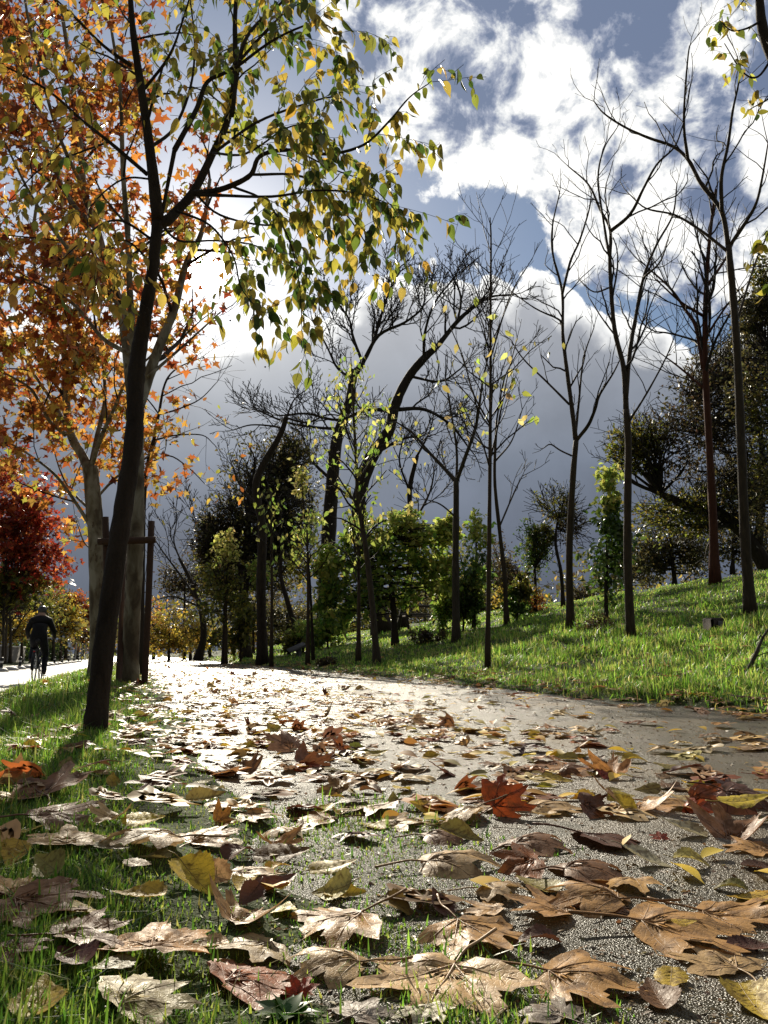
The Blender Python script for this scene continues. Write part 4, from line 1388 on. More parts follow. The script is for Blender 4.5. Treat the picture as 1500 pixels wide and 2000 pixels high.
for n_, (px, Yd) in enumerate([(6, 47), (42, 55), (72, 62), (104, 73), (128, 85), (20, 50), (148, 98)]):
    b = at(px, 1290, Yd)
    b.z = float(ground(b.x, b.y))
    bare_tree('roadside_tree', ['slim trunk at the left border before the grey wall', 'slim trunk before the grey wall, just left of the cyclist', 'slim trunk hidden behind the cyclist back',
                                'slim trunk right of the cyclist', 'slim trunk beside the dark hedge', 'slim trunk between wall and left border', 'thin pale trunk near the leaning hackberry base'][n_],
              ([px_of(b), (px + 1, 1240), (px - 1, 1190)], 6, 4), [], dict(rmin=.004, seg=.8), group='slim trunks across the cycle road', twig_on_trunk=(8, 3.0, .5), base=b, bark='bark_grey')

# the far wood that closes the view reads as one mass
fw = MB()
n = 15000
az_f = np.radians(rng.uniform(-34, 34, n))
dist = rng.uniform(75, 130, n)
x, y = np.sin(az_f) * dist, np.cos(az_f) * dist
hgt = 3.0 + 3.5 * vnoise(az_f * 40, az_f * 0, 3) + 2.0 * vnoise(az_f * 110, az_f * 0, 7)
hgt = hgt * np.where(az_f > .02, 1.35, np.interp(az_f, [-.30, -.24], [.8, 1.5]))
z = terrain(x, y) + hgt * rng.random(n) ** .7
scatter(fw, np.stack([x, y, z], -1), rng.normal(size=(n, 3)), rng.normal(size=(n, 3)) + np.array([0, -1, .4]), .55 * (.5 + rng.random(n)), 'diamond',
        palette(PAL['brown_oak'] + PAL['dark_oak'] + PAL['olive'] + [(.30, .22, .05)], n))
tag(fw.build('far_wood', M['leaf']), kind='stuff')

# ------------------------------------------------------------------ right-hand hackberry: its trunk stands outside the picture
def right_hackberry():
    Y = 4.6
    b = at(1660, 1400, Y)
    b.z = float(ground(b.x, b.y))
    root = empty('hackberry_tree', b, 'branch of a yellow leaved tree hanging into the top right corner', 'tree')
    M4 = Matrix.Translation(-b)
    L, r = limb3d([px_of(b), (1650, 1000), (1640, 700), (1600, 400), (1540, 180), (1490, 60), (1482, -80)], Y, 70, 12)
    stems = [(L, flare(L, r))]
    out, leafy = [], []
    S = {**BARE, 'seg': .08, 'rmin': .0014, 'gnarl': .16, 'up': -.12, 'levels': 2, 'ratio': .55, 'dens': 6, 'nmax': 7, 'ang': 48, 'rr': .4, 'lift': 0}
    for pix, dY in (([(1488, 40), (1460, 55), (1430, 60), (1405, 40)], -.2), ([(1510, 110), (1480, 150), (1450, 140), (1415, 85)], .2), ([(1560, 250), (1520, 190), (1490, 200), (1462, 215)], -.3),
                    ([(1610, 430), (1550, 400), (1510, 440), (1488, 480)], -.2), ([(1640, 650), (1560, 560), (1510, 560), (1480, 600)], .2), ([(1486, 0), (1465, -10), (1440, 15)], .1),
                    ([(1635, 600), (1570, 480), (1520, 500), (1490, 540)], .4)):
        Lb, rb = limb3d(pix, Y, 6, 2, dY)
        stems.append((Lb, rb))
        o2 = []
        spawn(o2, Lb, rb, 1, S, .22, .3, 3)
        out += o2
        leafy += o2 + [(Lb[len(Lb) // 2:], rb[len(Lb) // 2:], 1)]
    stem_mb(stems, 10, .06).build('trunk', M['bark_dark'], root).matrix_parent_inverse = M4
    twigs_mb(out).build('twig_crown', M['twig'], root).matrix_parent_inverse = M4
    P, ax = [], []
    for pp, rr, lvl in leafy:
        for _ in range(4 if lvl == 2 else 5):
            P.append(pp[rng.integers(0, len(pp))] + rng.normal(size=3) * .006)
            ax.append(rng.normal(size=3) * .45 + np.array([0, 0, -.9]))
    n = len(P)
    keep = rng.random(n) < .55
    P, ax = np.array(P)[keep], np.array(ax)[keep]
    n = len(P)
    lm = MB()
    scatter(lm, P, ax, rng.normal(size=(n, 3)), .08 * (.6 + .6 * rng.random(n)), (OV_HI, OV_HI_F), palette(PAL['hackberry'], n))
    lm.build('crown', M['leaf'], root).matrix_parent_inverse = M4


right_hackberry()


# ------------------------------------------------------------------ support posts round the plane tree
def support():
    b = hit(285, 1337)
    root = empty('tree_support', b, 'dark wooden post frame propping the plane tree', 'tree support')
    M4 = Matrix.Translation(-b)

    def post(p0, p1, w):
        mb = MB()
        L = smooth_line([p0, (Vector(p0) + Vector(p1)) / 2 + Vector((.004, 0, 0)), p1], 4)
        tube(mb, L, np.full(len(L), w / 2), 10, rough=.05)
        mb.build('post', M['stake'], root).matrix_parent_inverse = M4
    Y1 = b.y
    post(b - Vector((0, .05, .15)), at(296, 1018, Y1 - .05), .066)
    c = at(214, 1333, Y1 - .12)
    c.z = float(ground(c.x, c.y)) - .15
    post(c, at(206, 1010, Y1 - .12), .066)
    c = at(232, 1334, Y1 - .3)
    c.z = float(ground(c.x, c.y)) - .15
    post(c, at(243, 1070, Y1 + .6), .06)
    mb = MB()
    L = smooth_line([at(192, 1058, Y1 - .20), at(250, 1056, Y1 - .19), at(304, 1054, Y1 - .13)], 4)
    tube(mb, L, np.full(len(L), .035), 8, rough=.04)
    mb.build('crossbar', M['stake'], root).matrix_parent_inverse = M4


support()


# ------------------------------------------------------------------ bollards, kerb domes, wall, hedge, posts
BX = -5.15


def on_road(xs, Y):
    return Vector((xs - SL * Y, Y, ROAD_Z))


def make_bollard():
    root = empty('bollard', (0, 0, 0), '-', 'bollard', 'black bollards on pale domes along the cycle lane')
    mb = MB()
    lathe(mb, [(.27, -.02), (.27, .015), (.255, .055), (.21, .10), (.14, .135), (.06, .15), (.01, .152)], 20)
    mb.build('dome_base', M['concrete'], root)
    mb = MB()
    lathe(mb, [(.075, .13), (.07, .17), (.055, .19), (.055, .40), (.075, .41), (.08, .46), (.07, .50), (.03, .525), (.005, .53)], 14)
    mb.build('post', M['black_plastic'], root)
    mb = MB()
    lathe(mb, [(.0575, .32), (.059, .325), (.059, .385), (.0575, .39)], 14)
    mb.build('reflective_band', M['white_band'], root)
    return root


def copy_tree(o):
    c = o.copy()
    COL.objects.link(c)
    for ch in o.children:
        d = ch.copy()
        d.parent = c
        COL.objects.link(d)
        for gch in ch.children:
            e = gch.copy()
            e.parent = d
            COL.objects.link(e)
    return c


proto = make_bollard()
spots = [30.0 + 4.6 * a for a in range(9)]
for a, Y in enumerate(spots):
    o = proto if a == 0 else copy_tree(proto)
    o.location = on_road(BX, Y)
    o['label'] = ['black bollard on a pale dome nearest the left border', 'black bollard on a pale dome just left of the cyclist', 'black bollard hidden behind the cyclist legs',
                  'first black bollard right of the cyclist', 'second black bollard right of the cyclist', 'third black bollard right of the cyclist', 'fourth black bollard right of the cyclist',
                  'fifth black bollard right of the cyclist', 'farthest black bollard beside the leaning hackberry'][a]
pd = None
for a, Y in enumerate(spots[:8]):
    if pd is None:
        mb = MB()
        lathe(mb, [(.30, -.02), (.30, .015), (.28, .06), (.23, .11), (.15, .145), (.06, .16), (.01, .162)], 20)
        pd = o = mb.build('road_dome', M['concrete'])
    else:
        o = pd.copy()
        COL.objects.link(o)
    o.location = on_road(BX, Y + 2.3)
    tag(o, ['bare pale dome between the first two bollards', 'bare pale dome touching the cyclist silhouette at left', 'bare pale dome just right of the cyclist foot', 'bare pale dome between first and second bollard right of the cyclist',
            'bare pale dome between second and third bollard right of the cyclist', 'bare pale dome between third and fourth bollard right of the cyclist', 'bare pale dome between fourth and fifth bollard right of the cyclist',
            'bare pale dome before the farthest bollard'][a], 'road dome', 'pale road domes between the bollards')


def along(name, xs, Y0, Y1, h0, h1, th, mat, label, cat, parts=None):
    a, b_ = Vector((xs - SL * Y0, Y0, 0)), Vector((xs - SL * Y1, Y1, 0))
    a.z = float(ground(a.x, a.y)) - .1
    d = b_ - a
    root = empty(name, a, label, cat, rz=math.atan2(d.y, d.x))
    return root, math.hypot(d.x, d.y)


wr, wl = along('wall', -8.9, 32, 61, 0, 1, .25, None, 'low grey rendered wall behind the cyclist', 'wall')
mb = MB()
box(mb, (wl / 2, 0, .55), (wl, .25, 1.1), bevel=.02)
mb.build('wall_face', M['wall'], wr)
mb = MB()
box(mb, (wl / 2, 0, 1.14), (wl + .1, .36, .08), bevel=.015)
mb.build('coping', M['concrete'], wr)

hr, hl = along('hedge', -9.0, 62, 92, 0, 1, 1, None, 'dark clipped hedge beyond the grey wall', 'hedge')
mb = MB()
n = 5000
P = np.stack([rng.random(n) * hl, rng.normal(size=n) * .35, .1 + 1.6 * rng.random(n) ** .8], -1)
scatter(mb, P, rng.normal(size=(n, 3)), rng.normal(size=(n, 3)), .22 * (.6 + .8 * rng.random(n)), 'diamond', palette(PAL['green'], n) * .55)
mb.build('foliage', M['leaf'], hr)
mb = MB()
for a in range(30):
    x_ = hl * (a + .5) / 30
    tube(mb, [(x_, 0, 0), (x_ + rng.normal() * .2, rng.normal() * .1, .8), (x_ + rng.normal() * .3, rng.normal() * .2, 1.5)], [.03, .02, .01], 5)
mb.build('stem_row', M['twig'], hr)
for a, px in enumerate((137, 147, 153, 159, 166)):
    b = at(px, 1290, 66 + 3 * a)
    b.z = float(ground(b.x, b.y))
    mb = MB()
    lathe(mb, [(.05, -.1), (.05, 0), (.045, .05), (.045, 1.5), (.06, 1.52), (.05, 1.58), (.005, 1.6)], 10)
    tag(mb.build('pale_post', M['metal'], loc=b), ['leftmost pale slender post at the far end of the cycle road', 'second pale slender post from the left at the far road end', 'middle pale slender post at the far road end',
                                                    'fourth pale slender post from the left at the far road end', 'rightmost pale slender post, next to the leaning trunk'][a], 'post', 'pale posts at the far end of the cycle road')


# ------------------------------------------------------------------ bicycle and rider
def bicycle_and_rider():
    Y = 19.0
    x = (82 - CX) / F * Y + .05
    loc = Vector((x, Y, ROAD_Z))
    rz = math.atan(SL) * .93
    root = empty('bicycle', loc, 'dark city bicycle ridden away along the pale cycle lane', 'bicycle', rz=rz)
    WR = .35

    def wheel(y, steer=0):
        mb = MB()
        th = np.linspace(0, 2 * math.pi, 33)
        ring = [(0, math.cos(t) * (WR - .018), math.sin(t) * (WR - .018)) for t in th]
        tube(mb, ring, .018, 8, cap=False)
        w = mb.build('wheel', M['black_plastic'], root, loc=(0, y, WR))
        mb = MB()
        ring = [(0, math.cos(t) * (WR - .042), math.sin(t) * (WR - .042)) for t in th]
        tube(mb, ring, .011, 6, cap=False)
        for a in range(18):
            t = a * 2 * math.pi / 18
            tube(mb, [(.02 * (-1) ** a, 0, 0), (0, math.cos(t) * (WR - .045), math.sin(t) * (WR - .045))], .0022, 4)
        tube(mb, [(-.05, 0, 0), (.05, 0, 0)], .022, 10)
        mb.build('rim', M['metal'], w)
        mb = MB()
        arc = [(0, math.cos(t) * (WR + .02), math.sin(t) * (WR + .02)) for t in np.linspace(.15 * math.pi, 1.05 * math.pi, 16)]
        for s in (-.022, 0, .022):
            tube(mb, [(s, a[1], a[2]) for a in arc], .012, 6)
        mb.build('mudguard', M['black_plastic'], w)
    wheel(-.53)
    wheel(.55)
    BB, ST_, HT, HB = (0, -.08, .30), (0, -.22, .80), (0, .36, .84), (0, .40, .66)
    mb = MB()
    tube(mb, [BB, ST_], .017, 8)
    tube(mb, [BB, HB], .019, 8)
    tube(mb, [(0, -.18, .68), HT], .016, 8)
    tube(mb, [HB, HT], .02, 8)
    for s in (-.05, .05):
        tube(mb, [(s * .4, -.08, .30), (s, -.53, WR)], .011, 6)
        tube(mb, [(s * .4, -.21, .74), (s, -.53, WR)], .009, 6)
        tube(mb, [(s * .7, .41, .65), (s, .46, .52), (s, .55, WR)], .012, 6)
    for s in (-.06, .06):                                            # rear carrier
        tube(mb, [(s, -.25, .72), (s, -.72, .74)], .006, 6)
        tube(mb, [(s, -.66, .74), (s * .9, -.53, WR)], .005, 6)
    tube(mb, [(-.06, -.72, .74), (.06, -.72, .74)], .006, 6)
    mb.build('frame', M['black_plastic'], root)
    mb = MB()
    tube(mb, [(0, -.30, .94), (0, -.24, .945), (0, -.10, .94), (0, -.02, .93)], [.05, .075, .04, .02], 10)
    tube(mb, [(0, -.22, .80), (0, -.235, .92)], .013, 8)
    mb.build('saddle', M['black_plastic'], root)
    mb = MB()
    tube(mb, [(0, .355, .84), (0, .35, 1.0)], .015, 8)
    tube(mb, [(-.31, .27, 1.02), (-.22, .33, 1.03), (0, .37, 1.0), (.22, .33, 1.03), (.31, .27, 1.02)], .012, 8)
    hb = mb.build('handlebar', M['metal'], root)
    for s in (-1, 1):
        mb = MB()
        tube(mb, [(s * .22, .335, 1.03), (s * .32, .262, 1.02)], .017, 8)
        mb.build('grip', M['black_plastic'], hb)
    mb = MB()
    tube(mb, [(.07, -.08, .30), (.09, -.01, .155)], .010, 6)
    tube(mb, [(-.07, -.08, .30), (-.09, -.15, .445)], .010, 6)
    lathe_pts = [(math.cos(t) * .09, math.sin(t) * .09) for t in np.linspace(0, 2 * math.pi, 21)]
    tube(mb, [(.05, -.08 + a, .30 + c) for a, c in lathe_pts], .006, 5, cap=False)
    cr = mb.build('crank', M['metal'], root)
    for c_ in ((.14, .0, .15), (-.14, -.15, .45)):
        mb = MB()
        box(mb, c_, (.10, .08, .022), bevel=.006)
        mb.build('pedal', M['black_plastic'], cr)
    mb = MB()
    lathe(mb, [(.004, -.02), (.022, -.015), (.026, 0), (.022, .012), (.004, .016)], 10, (0, -.735, .70))
    mb.build('rear_reflector', simple_mat('red_reflector', (.45, .02, .02), .2), root)

    # the rider: one skinned skeleton
    V, E, Rr = [], [], []

    def j(p, r, par=None, r2=None):
        V.append(p)
        Rr.append((r, r2 or r))
        if par is not None:
            E.append((par, len(V) - 1))
        return len(V) - 1
    pel = j((0, -.20, 1.01), .165, None, .14)
    sp = j((0, -.15, 1.17), .175, pel, .14)
    ch = j((0, -.07, 1.34), .205, sp, .15)
    up_ = j((0, -.03, 1.46), .155, ch, .12)
    nk = j((0, .015, 1.545), .062, up_)
    hd = j((0, .055, 1.62), .082, nk, .098)
    ht = j((0, .06, 1.70), .074, hd, .088)
    j((0, .06, 1.745), .04, ht)
    j((0, .16, 1.625), .018, hd)                                     # nose
    for s in (-1, 1):
        j((s * .092, .05, 1.625), .016, hd)                          # ear
        sh = j((s * .185, -.03, 1.42), .085, up_)
        el_ = j((s * .285, .03, 1.20), .066, sh)
        wr_ = j((s * .295, .21, 1.065), .043, el_)
        ha = j((s * .285, .27, 1.045), .036, wr_)
        for f in range(4):                                           # fingers close over the grip
            bx = s * (.262 + .016 * f)
            f1 = j((bx, .315, 1.045 - .002 * f), .0105, ha)
            f2 = j((bx, .325, 1.018), .009, f1)
            j((bx, .300, .998), .008, f2)
        t1 = j((s * .245, .275, 1.03), .011, wr_)
        j((s * .235, .305, 1.012), .009, t1)
        hip = j((s * .095, -.18, .95), .118, pel)
        if s > 0:
            kn = j((.135, .13, .62), .082, hip)
            an_ = j((.14, -.05, .25), .055, kn)
            j((.14, -.10, .20), .045, an_)
            j((.145, .08, .185), .042, an_)
        else:
            kn = j((-.135, .16, .80), .085, hip)
            an_ = j((-.14, -.18, .55), .056, kn)
            j((-.14, -.24, .50), .045, an_)
            j((-.145, -.06, .485), .042, an_)
    me = bpy.data.meshes.new('rider_skeleton')
    me.from_pydata(V, E, [])
    tmp = bpy.data.objects.new('rider_skeleton', me)
    COL.objects.link(tmp)
    tmp.modifiers.new('skin', 'SKIN').use_smooth_shade = True
    for a, (r1, r2) in enumerate(Rr):
        me.skin_vertices[0].data[a].radius = (r1, r2)
    me.skin_vertices[0].data[0].use_root = True
    sd = tmp.modifiers.new('sub', 'SUBSURF')
    sd.levels = sd.render_levels = 2
    dg = bpy.context.evaluated_depsgraph_get()
    body = bpy.data.meshes.new_from_object(tmp.evaluated_get(dg))
    bpy.data.objects.remove(tmp)
    co = np.empty(len(body.vertices) * 3)
    body.vertices.foreach_get('co', co)
    co = co.reshape(-1, 3)
    tint = np.tile((.006, .006, .007), (len(co), 1))                 # black jacket
    tint[co[:, 2] < .97] = (.008, .009, .014)                        # dark trousers
    tint[(co[:, 2] > 1.545)] = (.42, .26, .19)
    tint[(np.abs(co[:, 0]) > .2) & (co[:, 1] > .235)] = (.42, .26, .19)
    sh_ = ((co[:, 0] > 0) & (co[:, 2] < .245)) | ((co[:, 0] < 0) & (co[:, 2] < .545) & (co[:, 1] < .05))
    tint[sh_] = (.05, .04, .035)
    at_ = body.attributes.new('tint', 'FLOAT_COLOR', 'POINT')
    at_.data.foreach_set('color', np.concatenate([tint, np.ones((len(tint), 1))], 1).astype(np.float32).ravel())
    m, t, out = new_mat('clothes_and_skin')
    a = t.node('ShaderNodeAttribute', attribute_name='tint')
    nz = t.noise(t.node('ShaderNodeTexCoord').outputs['Object'], 30, 3)
    p = principled(t, a.outputs['Color'], .75, nz, .3, .01, .3)
    t.l.new(p.outputs[0], out.inputs[0])
    body.materials.clear()
    body.materials.append(m)
    person = bpy.data.objects.new('person', body)
    COL.objects.link(person)
    person.location = loc
    person.rotation_euler = (0, 0, rz)
    tag(person, 'person in black jacket and dark trousers cycling away, seen from behind', 'person')
    mb = MB()
    th = np.linspace(0, 2 * math.pi, 20, endpoint=False)
    prof = [(.075, 1.572), (.092, 1.60), (.100, 1.64), (.101, 1.675), (.095, 1.715), (.075, 1.748), (.04, 1.768), (.005, 1.772)]
    lathe(mb, prof, 20, (0, .052, 0))
    h = mb.build('hair', simple_mat('short_grey_hair', (.05, .048, .046), .35, .3, 60, .6), person)


bicycle_and_rider()


# ------------------------------------------------------------------ picnic table, marker, box, fallen stick, shrubs
def picnic_table():
    b = at(822, 1222, 27)
    b.z = float(ground(b.x, b.y))
    root = empty('picnic_table', b, 'dark wooden picnic table on the rise behind the maple', 'picnic table', rz=.25)
    for k_, (nm, c, s) in enumerate((('tabletop', (0, 0, .74), (1.7, .75, .05)), ('bench', (0, -.68, .44), (1.7, .26, .045)), ('bench', (0, .68, .44), (1.7, .26, .045)))):
        mb = MB()
        w = s[1] / (5 if nm == 'tabletop' else 2)
        for a in range(5 if nm == 'tabletop' else 2):
            box(mb, (0, c[1] - s[1] / 2 + w * (a + .5), c[2]), (s[0], w * .93, s[2]), bevel=.006)
        mb.build(nm, M['wood'], root)
    for sx in (-.6, .6):
        mb = MB()
        for sy in (-1, 1):
            tube(mb, [(sx, sy * .62, -.05), (sx, sy * .2, .71)], .045, 6)
        box(mb, (sx + .05, 0, .40), (.05, 1.55, .09), bevel=.008)
        mb.build('leg_frame', M['wood'], root)


picnic_table()
b = hit(586, 1283)
root = empty('stone_marker', b, 'small tilted grey slab on a short post in the grass', 'marker', rz=.3)
mb = MB()
rt = Matrix.Rotation(R(-24), 3, 'Y')
box(mb, (0, 0, .30), (.52, .34, .06), rot=None, bevel=.012)
sl_ = mb.build('slab', M['stone'], root)
sl_.rotation_euler = (R(14), R(-24), 0)
mb = MB()
box(mb, (-.04, 0, .09), (.14, .14, .36), bevel=.012)
mb.build('post', M['stone'], root)

b = hit(1394, 1228)
root = empty('utility_box', b, 'dark squat box half sunk in the bank grass below the red barked trunk', 'box', rz=.3)
mb = MB()
box(mb, (0, 0, .02), (.17, .17, .19), bevel=.02)
mb.build('body', M['bark_dark'], root)
mb = MB()
box(mb, (.03, -.088, .03), (.09, .006, .10), bevel=.002)
mb.build('door', M['stone'], root)


b = hit(1456, 1316)
mb = MB()
L = smooth_line([Vector((0, 0, -.02)), at(1475, 1280, b.y + .05) - b, at(1490, 1245, b.y + .15) - b, at(1512, 1215, b.y + .2) - b], 5)
tube(mb, L, np.linspace(.018, .006, len(L)), 8, rough=.2)
o2 = []
spawn(o2, L, np.linspace(.016, .006, len(L)), 1, {**BARE, 'seg': .08, 'levels': 1, 'dens': 9}, .22, .3)
for P, rr, lv in o2:
    tube(mb, P, np.maximum(rr * .6, .0025), 4, cap=False)
tag(mb.build('fallen_branch', M['bark_grey'], loc=b), 'dead stick propped in the bank grass at the right border', 'branch')


def shrub(px, py, w, h, pal, lab, name='dead_shrub', n=900):
    b = hit(px, py)
    m = b.y / F
    root = empty(name, b, lab, 'shrub')
    mb, out = MB(), []
    for a in range(16):
        d = unit(rng.normal(size=3) * np.array([1, 1, .4]) + np.array([0, 0, .8]))
        grow(out, np.array([rng.normal() * w * m * .2, rng.normal() * w * m * .2, -.02]), d, h * m * 1.1, .006, 1, {**BARE, 'seg': h * m * .25, 'rmin': .0018, 'levels': 2, 'dens': 10, 'nmax': 5})
    twigs_mb(out).build('stem_work', M['twig'], root)
    pts = np.concatenate([P[1:] for P, r_, l_ in out])
    P = pts[rng.integers(0, len(pts), n)] + rng.normal(size=(n, 3)) * .02
    scatter(mb, P, rng.normal(size=(n, 3)), rng.normal(size=(n, 3)), .035 * b.y / 10 * (.6 + .8 * rng.random(n)), 'diamond', palette(PAL[pal], n))
    mb.build('foliage', M['leaf'], root)


shrub(1165, 1236, 34, 28, 'brown_oak', 'low reddish brown shrub between tuning fork tree and poplar')
shrub(1290, 1140, 26, 16, 'olive', 'small dry shrub near the crest left of the red trunk')
shrub(830, 1258, 60, 26, 'brown_oak', 'low dark brown shrub in the shade right of the maple')
shrub(640, 1300, 40, 14, 'brown_oak', 'dry reddish undergrowth tuft at the path edge by the slim pole')

# ------------------------------------------------------------------ fallen leaves, modelled one by one
HALF = [(0, 1.0), (.035, .93), (.075, .855), (.115, .83), (.12, .76), (.15, .68), (.17, .60), (.215, .555), (.27, .60), (.34, .655), (.42, .645), (.50, .715), (.62, .755), (.575, .655),
        (.605, .57), (.53, .49), (.475, .41), (.455, .345), (.53, .335), (.60, .285), (.73, .20), (.62, .135), (.57, .045), (.46, .02), (.36, -.055), (.26, -.075), (.15, -.115), (.06, -.05)]
OUT = np.array(HALF + [(-x, y) for x, y in HALF[:0:-1]])
CEN = np.array([0, .10])
VEIN_A = [90, 52, 128, 14, 166]


def deform(xy, pr):
    x, y = xy[:, 0], xy[:, 1]
    dx, dy = x, y - .02
    r = np.hypot(dx, dy)
    a = np.degrees(np.arctan2(dy, dx))
    dv = np.min([np.abs((a - v + 180) % 360 - 180) for v in VEIN_A], axis=0)
    z = pr['cx'] * x * x + pr['cy'] * (y - .42) ** 2
    z = z + pr['tip'] * np.maximum(r - .45, 0) ** 1.5 * np.sin(np.radians(a) * 2.5 + pr['ph'])
    z = z + pr['tw'] * x * (y - .4)
    z = z + .06 * np.minimum(dv / 20, 1) * np.clip(r - .14, 0, .6) * pr['fold']
    z = z + .035 * fbm(x * 4 + pr['ph'] * 7, y * 4, int(pr['ph'] * 10), 2) * 2
    return np.stack([x, y, z], -1)


def plane_leaf_mesh(name, pr, rings=6, veins=True, mats=None):
    mb = MB()
    o = OUT * (1 + .05 * rng.normal(size=(len(OUT), 1)) * (np.hypot(*OUT.T) > .3)[:, None])
    ts = [.18, .38, .56, .73, .88, 1.0][-rings:]
    pts = [CEN[None]] + [CEN + t * (o - CEN) for t in ts]
    V = deform(np.concatenate(pts), pr)
    m = len(o)
    tri = np.array([[0, 1 + a, 1 + (a + 1) % m] for a in range(m)])[:, ::-1]
    q = np.array([[1 + b * m + a, 1 + b * m + (a + 1) % m, 1 + (b + 1) * m + (a + 1) % m, 1 + (b + 1) * m + a] for b in range(len(ts) - 1) for a in range(m)])[:, ::-1]
    mb.add(V, [tri, q], 0)
    if veins:
        for tip, w in (((0, .97), .014), ((.58, .71), .011), ((-.58, .71), .011), ((.68, .19), .009), ((-.68, .19), .009)):
            t = np.linspace(0, 1, 9)[:, None]
            xy = t * np.array(tip)[None]
            P = deform(xy, pr)
            tube(mb, P, np.linspace(w, w * .2, 9), 5, 1, cap=False)
            for f in (.3, .48, .66):
                for s in (-1, 1):
                    b0 = np.array(tip) * f
                    ang = math.atan2(tip[1], tip[0]) + s * .75
                    e = b0 + np.array([math.cos(ang), math.sin(ang)]) * .20 * (1.1 - f)
                    P = deform(b0 * (1 - t[::2]) + e * t[::2], pr)
                    tube(mb, P, np.linspace(w * .35, w * .12, 5), 3, 1, cap=False)
    lo = V[:, 2].min()
    for v in mb.v:
        v[:, 2] -= lo
    me = mb.mesh(name, mats or [M['dead'], M['vein']])
    base = deform(np.array([[0, 0.0]]), pr)[0] - np.array([0, 0, lo])
    st = MB()
    c_ = pr['ph']
    P = smooth_line([base, base + np.array([.05 * math.sin(c_), -.22, .03]), base + np.array([.16 * math.sin(c_), -.45, .015 + .03 * (math.cos(c_) > 0)]), base + np.array([.34 * math.sin(c_), -.66, .03 + .04 * math.cos(c_ * 2)])], 4)
    tube(st, P, np.linspace(.011, .016, len(P)), 5)
    return me, st.mesh(name + '_stalk', M['vein'])


def ovate_leaf_mesh(name, pr):
    mb = MB()
    nu, nv = 22, 9
    U, Vv = np.linspace(0, 1, nu), np.linspace(-1, 1, nv)
    pts = []
    for a, u in enumerate(U):
        w = .40 * math.sin(math.pi * min(1, u ** .72)) ** .8 * (1 - .25 * u) if 0 < u < 1 else 0
        w *= 1 + (.045 if a % 2 else -.045)
        L = u * 1.0 + (.12 * max(0, u - .82) / .18)
        for v in Vv:
            pts.append((v * w, L - .03 * abs(v) * (a % 2)))
    xy = np.array(pts)
    x, y = xy.T

    def df(x, y):
        z = pr['cx'] * 1.5 * x * x + pr['cy'] * (y - .5) ** 2 + pr['fold'] * .28 * np.abs(x) + pr['tw'] * x * (y - .5)
        z = z + .05 * np.maximum(y - .7, 0) * pr['tip']
        z = z + .012 * np.sin(y * 38 + np.abs(x) * 30) * np.minimum(np.abs(x) * 6, 1)
        return np.stack([x, y, z], -1)
    V = df(x, y)
    i = np.arange(nu - 1)[:, None] * nv
    j = np.arange(nv - 1)
    q = np.stack([i + j, i + j + 1, i + nv + j + 1, i + nv + j], -1).reshape(-1, 4)
    mb.add(V, q, 0)
    t = np.linspace(0, 1, 12)
    tube(mb, df(t * 0, t * 1.05), np.linspace(.012, .003, 12), 5, 1, cap=False)
    for f in (.14, .28, .42, .56, .70):
        for s in (-1, 1):
            w = .3 * math.sin(math.pi * f ** .72)
            tt = np.linspace(0, 1, 5)
            tube(mb, df(s * tt * w, f + tt * .2), np.linspace(.005, .002, 5), 3, 1, cap=False)
    lo = V[:, 2].min()
    for v in mb.v:
        v[:, 2] -= lo
    me = mb.mesh(name, [M['dead'], M['vein']])
    base = df(np.array([0.]), np.array([0.]))[0] - np.array([0, 0, lo])
    st = MB()
    tube(st, smooth_line([base, base + np.array([.03, -.12, .02]), base + np.array([.08 * math.sin(pr['ph']), -.25, .01])], 4), .012, 5)
    return me, st.mesh(name + '_stalk', M['vein'])


def rp(**k):
    d = dict(cx=rng.uniform(-.28, .14), cy=rng.uniform(-.20, .10), tip=rng.uniform(-.35, .35), ph=rng.uniform(0, 6.28), tw=rng.uniform(-.3, .3), fold=rng.uniform(.3, 1.2))
    d.update(k)
    return d


PM = [plane_leaf_mesh('plane_leaf', rp()) for _ in range(12)]
PM += [plane_leaf_mesh('plane_leaf', rp(cx=-.5, cy=-.4, tip=.3)), plane_leaf_mesh('plane_leaf', rp(cx=.9, cy=.1, tw=.5, fold=1.6)), plane_leaf_mesh('plane_leaf', rp(cx=-.15, cy=-.1, tip=.15, tw=.1))]
OM = [ovate_leaf_mesh('hackberry_leaf', rp(cx=rng.uniform(-.6, .8), cy=rng.uniform(-.5, .3))) for _ in range(8)]
DRAPED, FOLDED, FLAT = 12, 13, 14

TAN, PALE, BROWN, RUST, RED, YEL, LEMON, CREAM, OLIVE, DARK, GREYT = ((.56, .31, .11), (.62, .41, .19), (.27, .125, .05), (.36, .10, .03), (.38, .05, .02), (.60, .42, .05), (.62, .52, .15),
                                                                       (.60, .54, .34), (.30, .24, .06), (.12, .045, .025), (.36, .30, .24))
placed = []


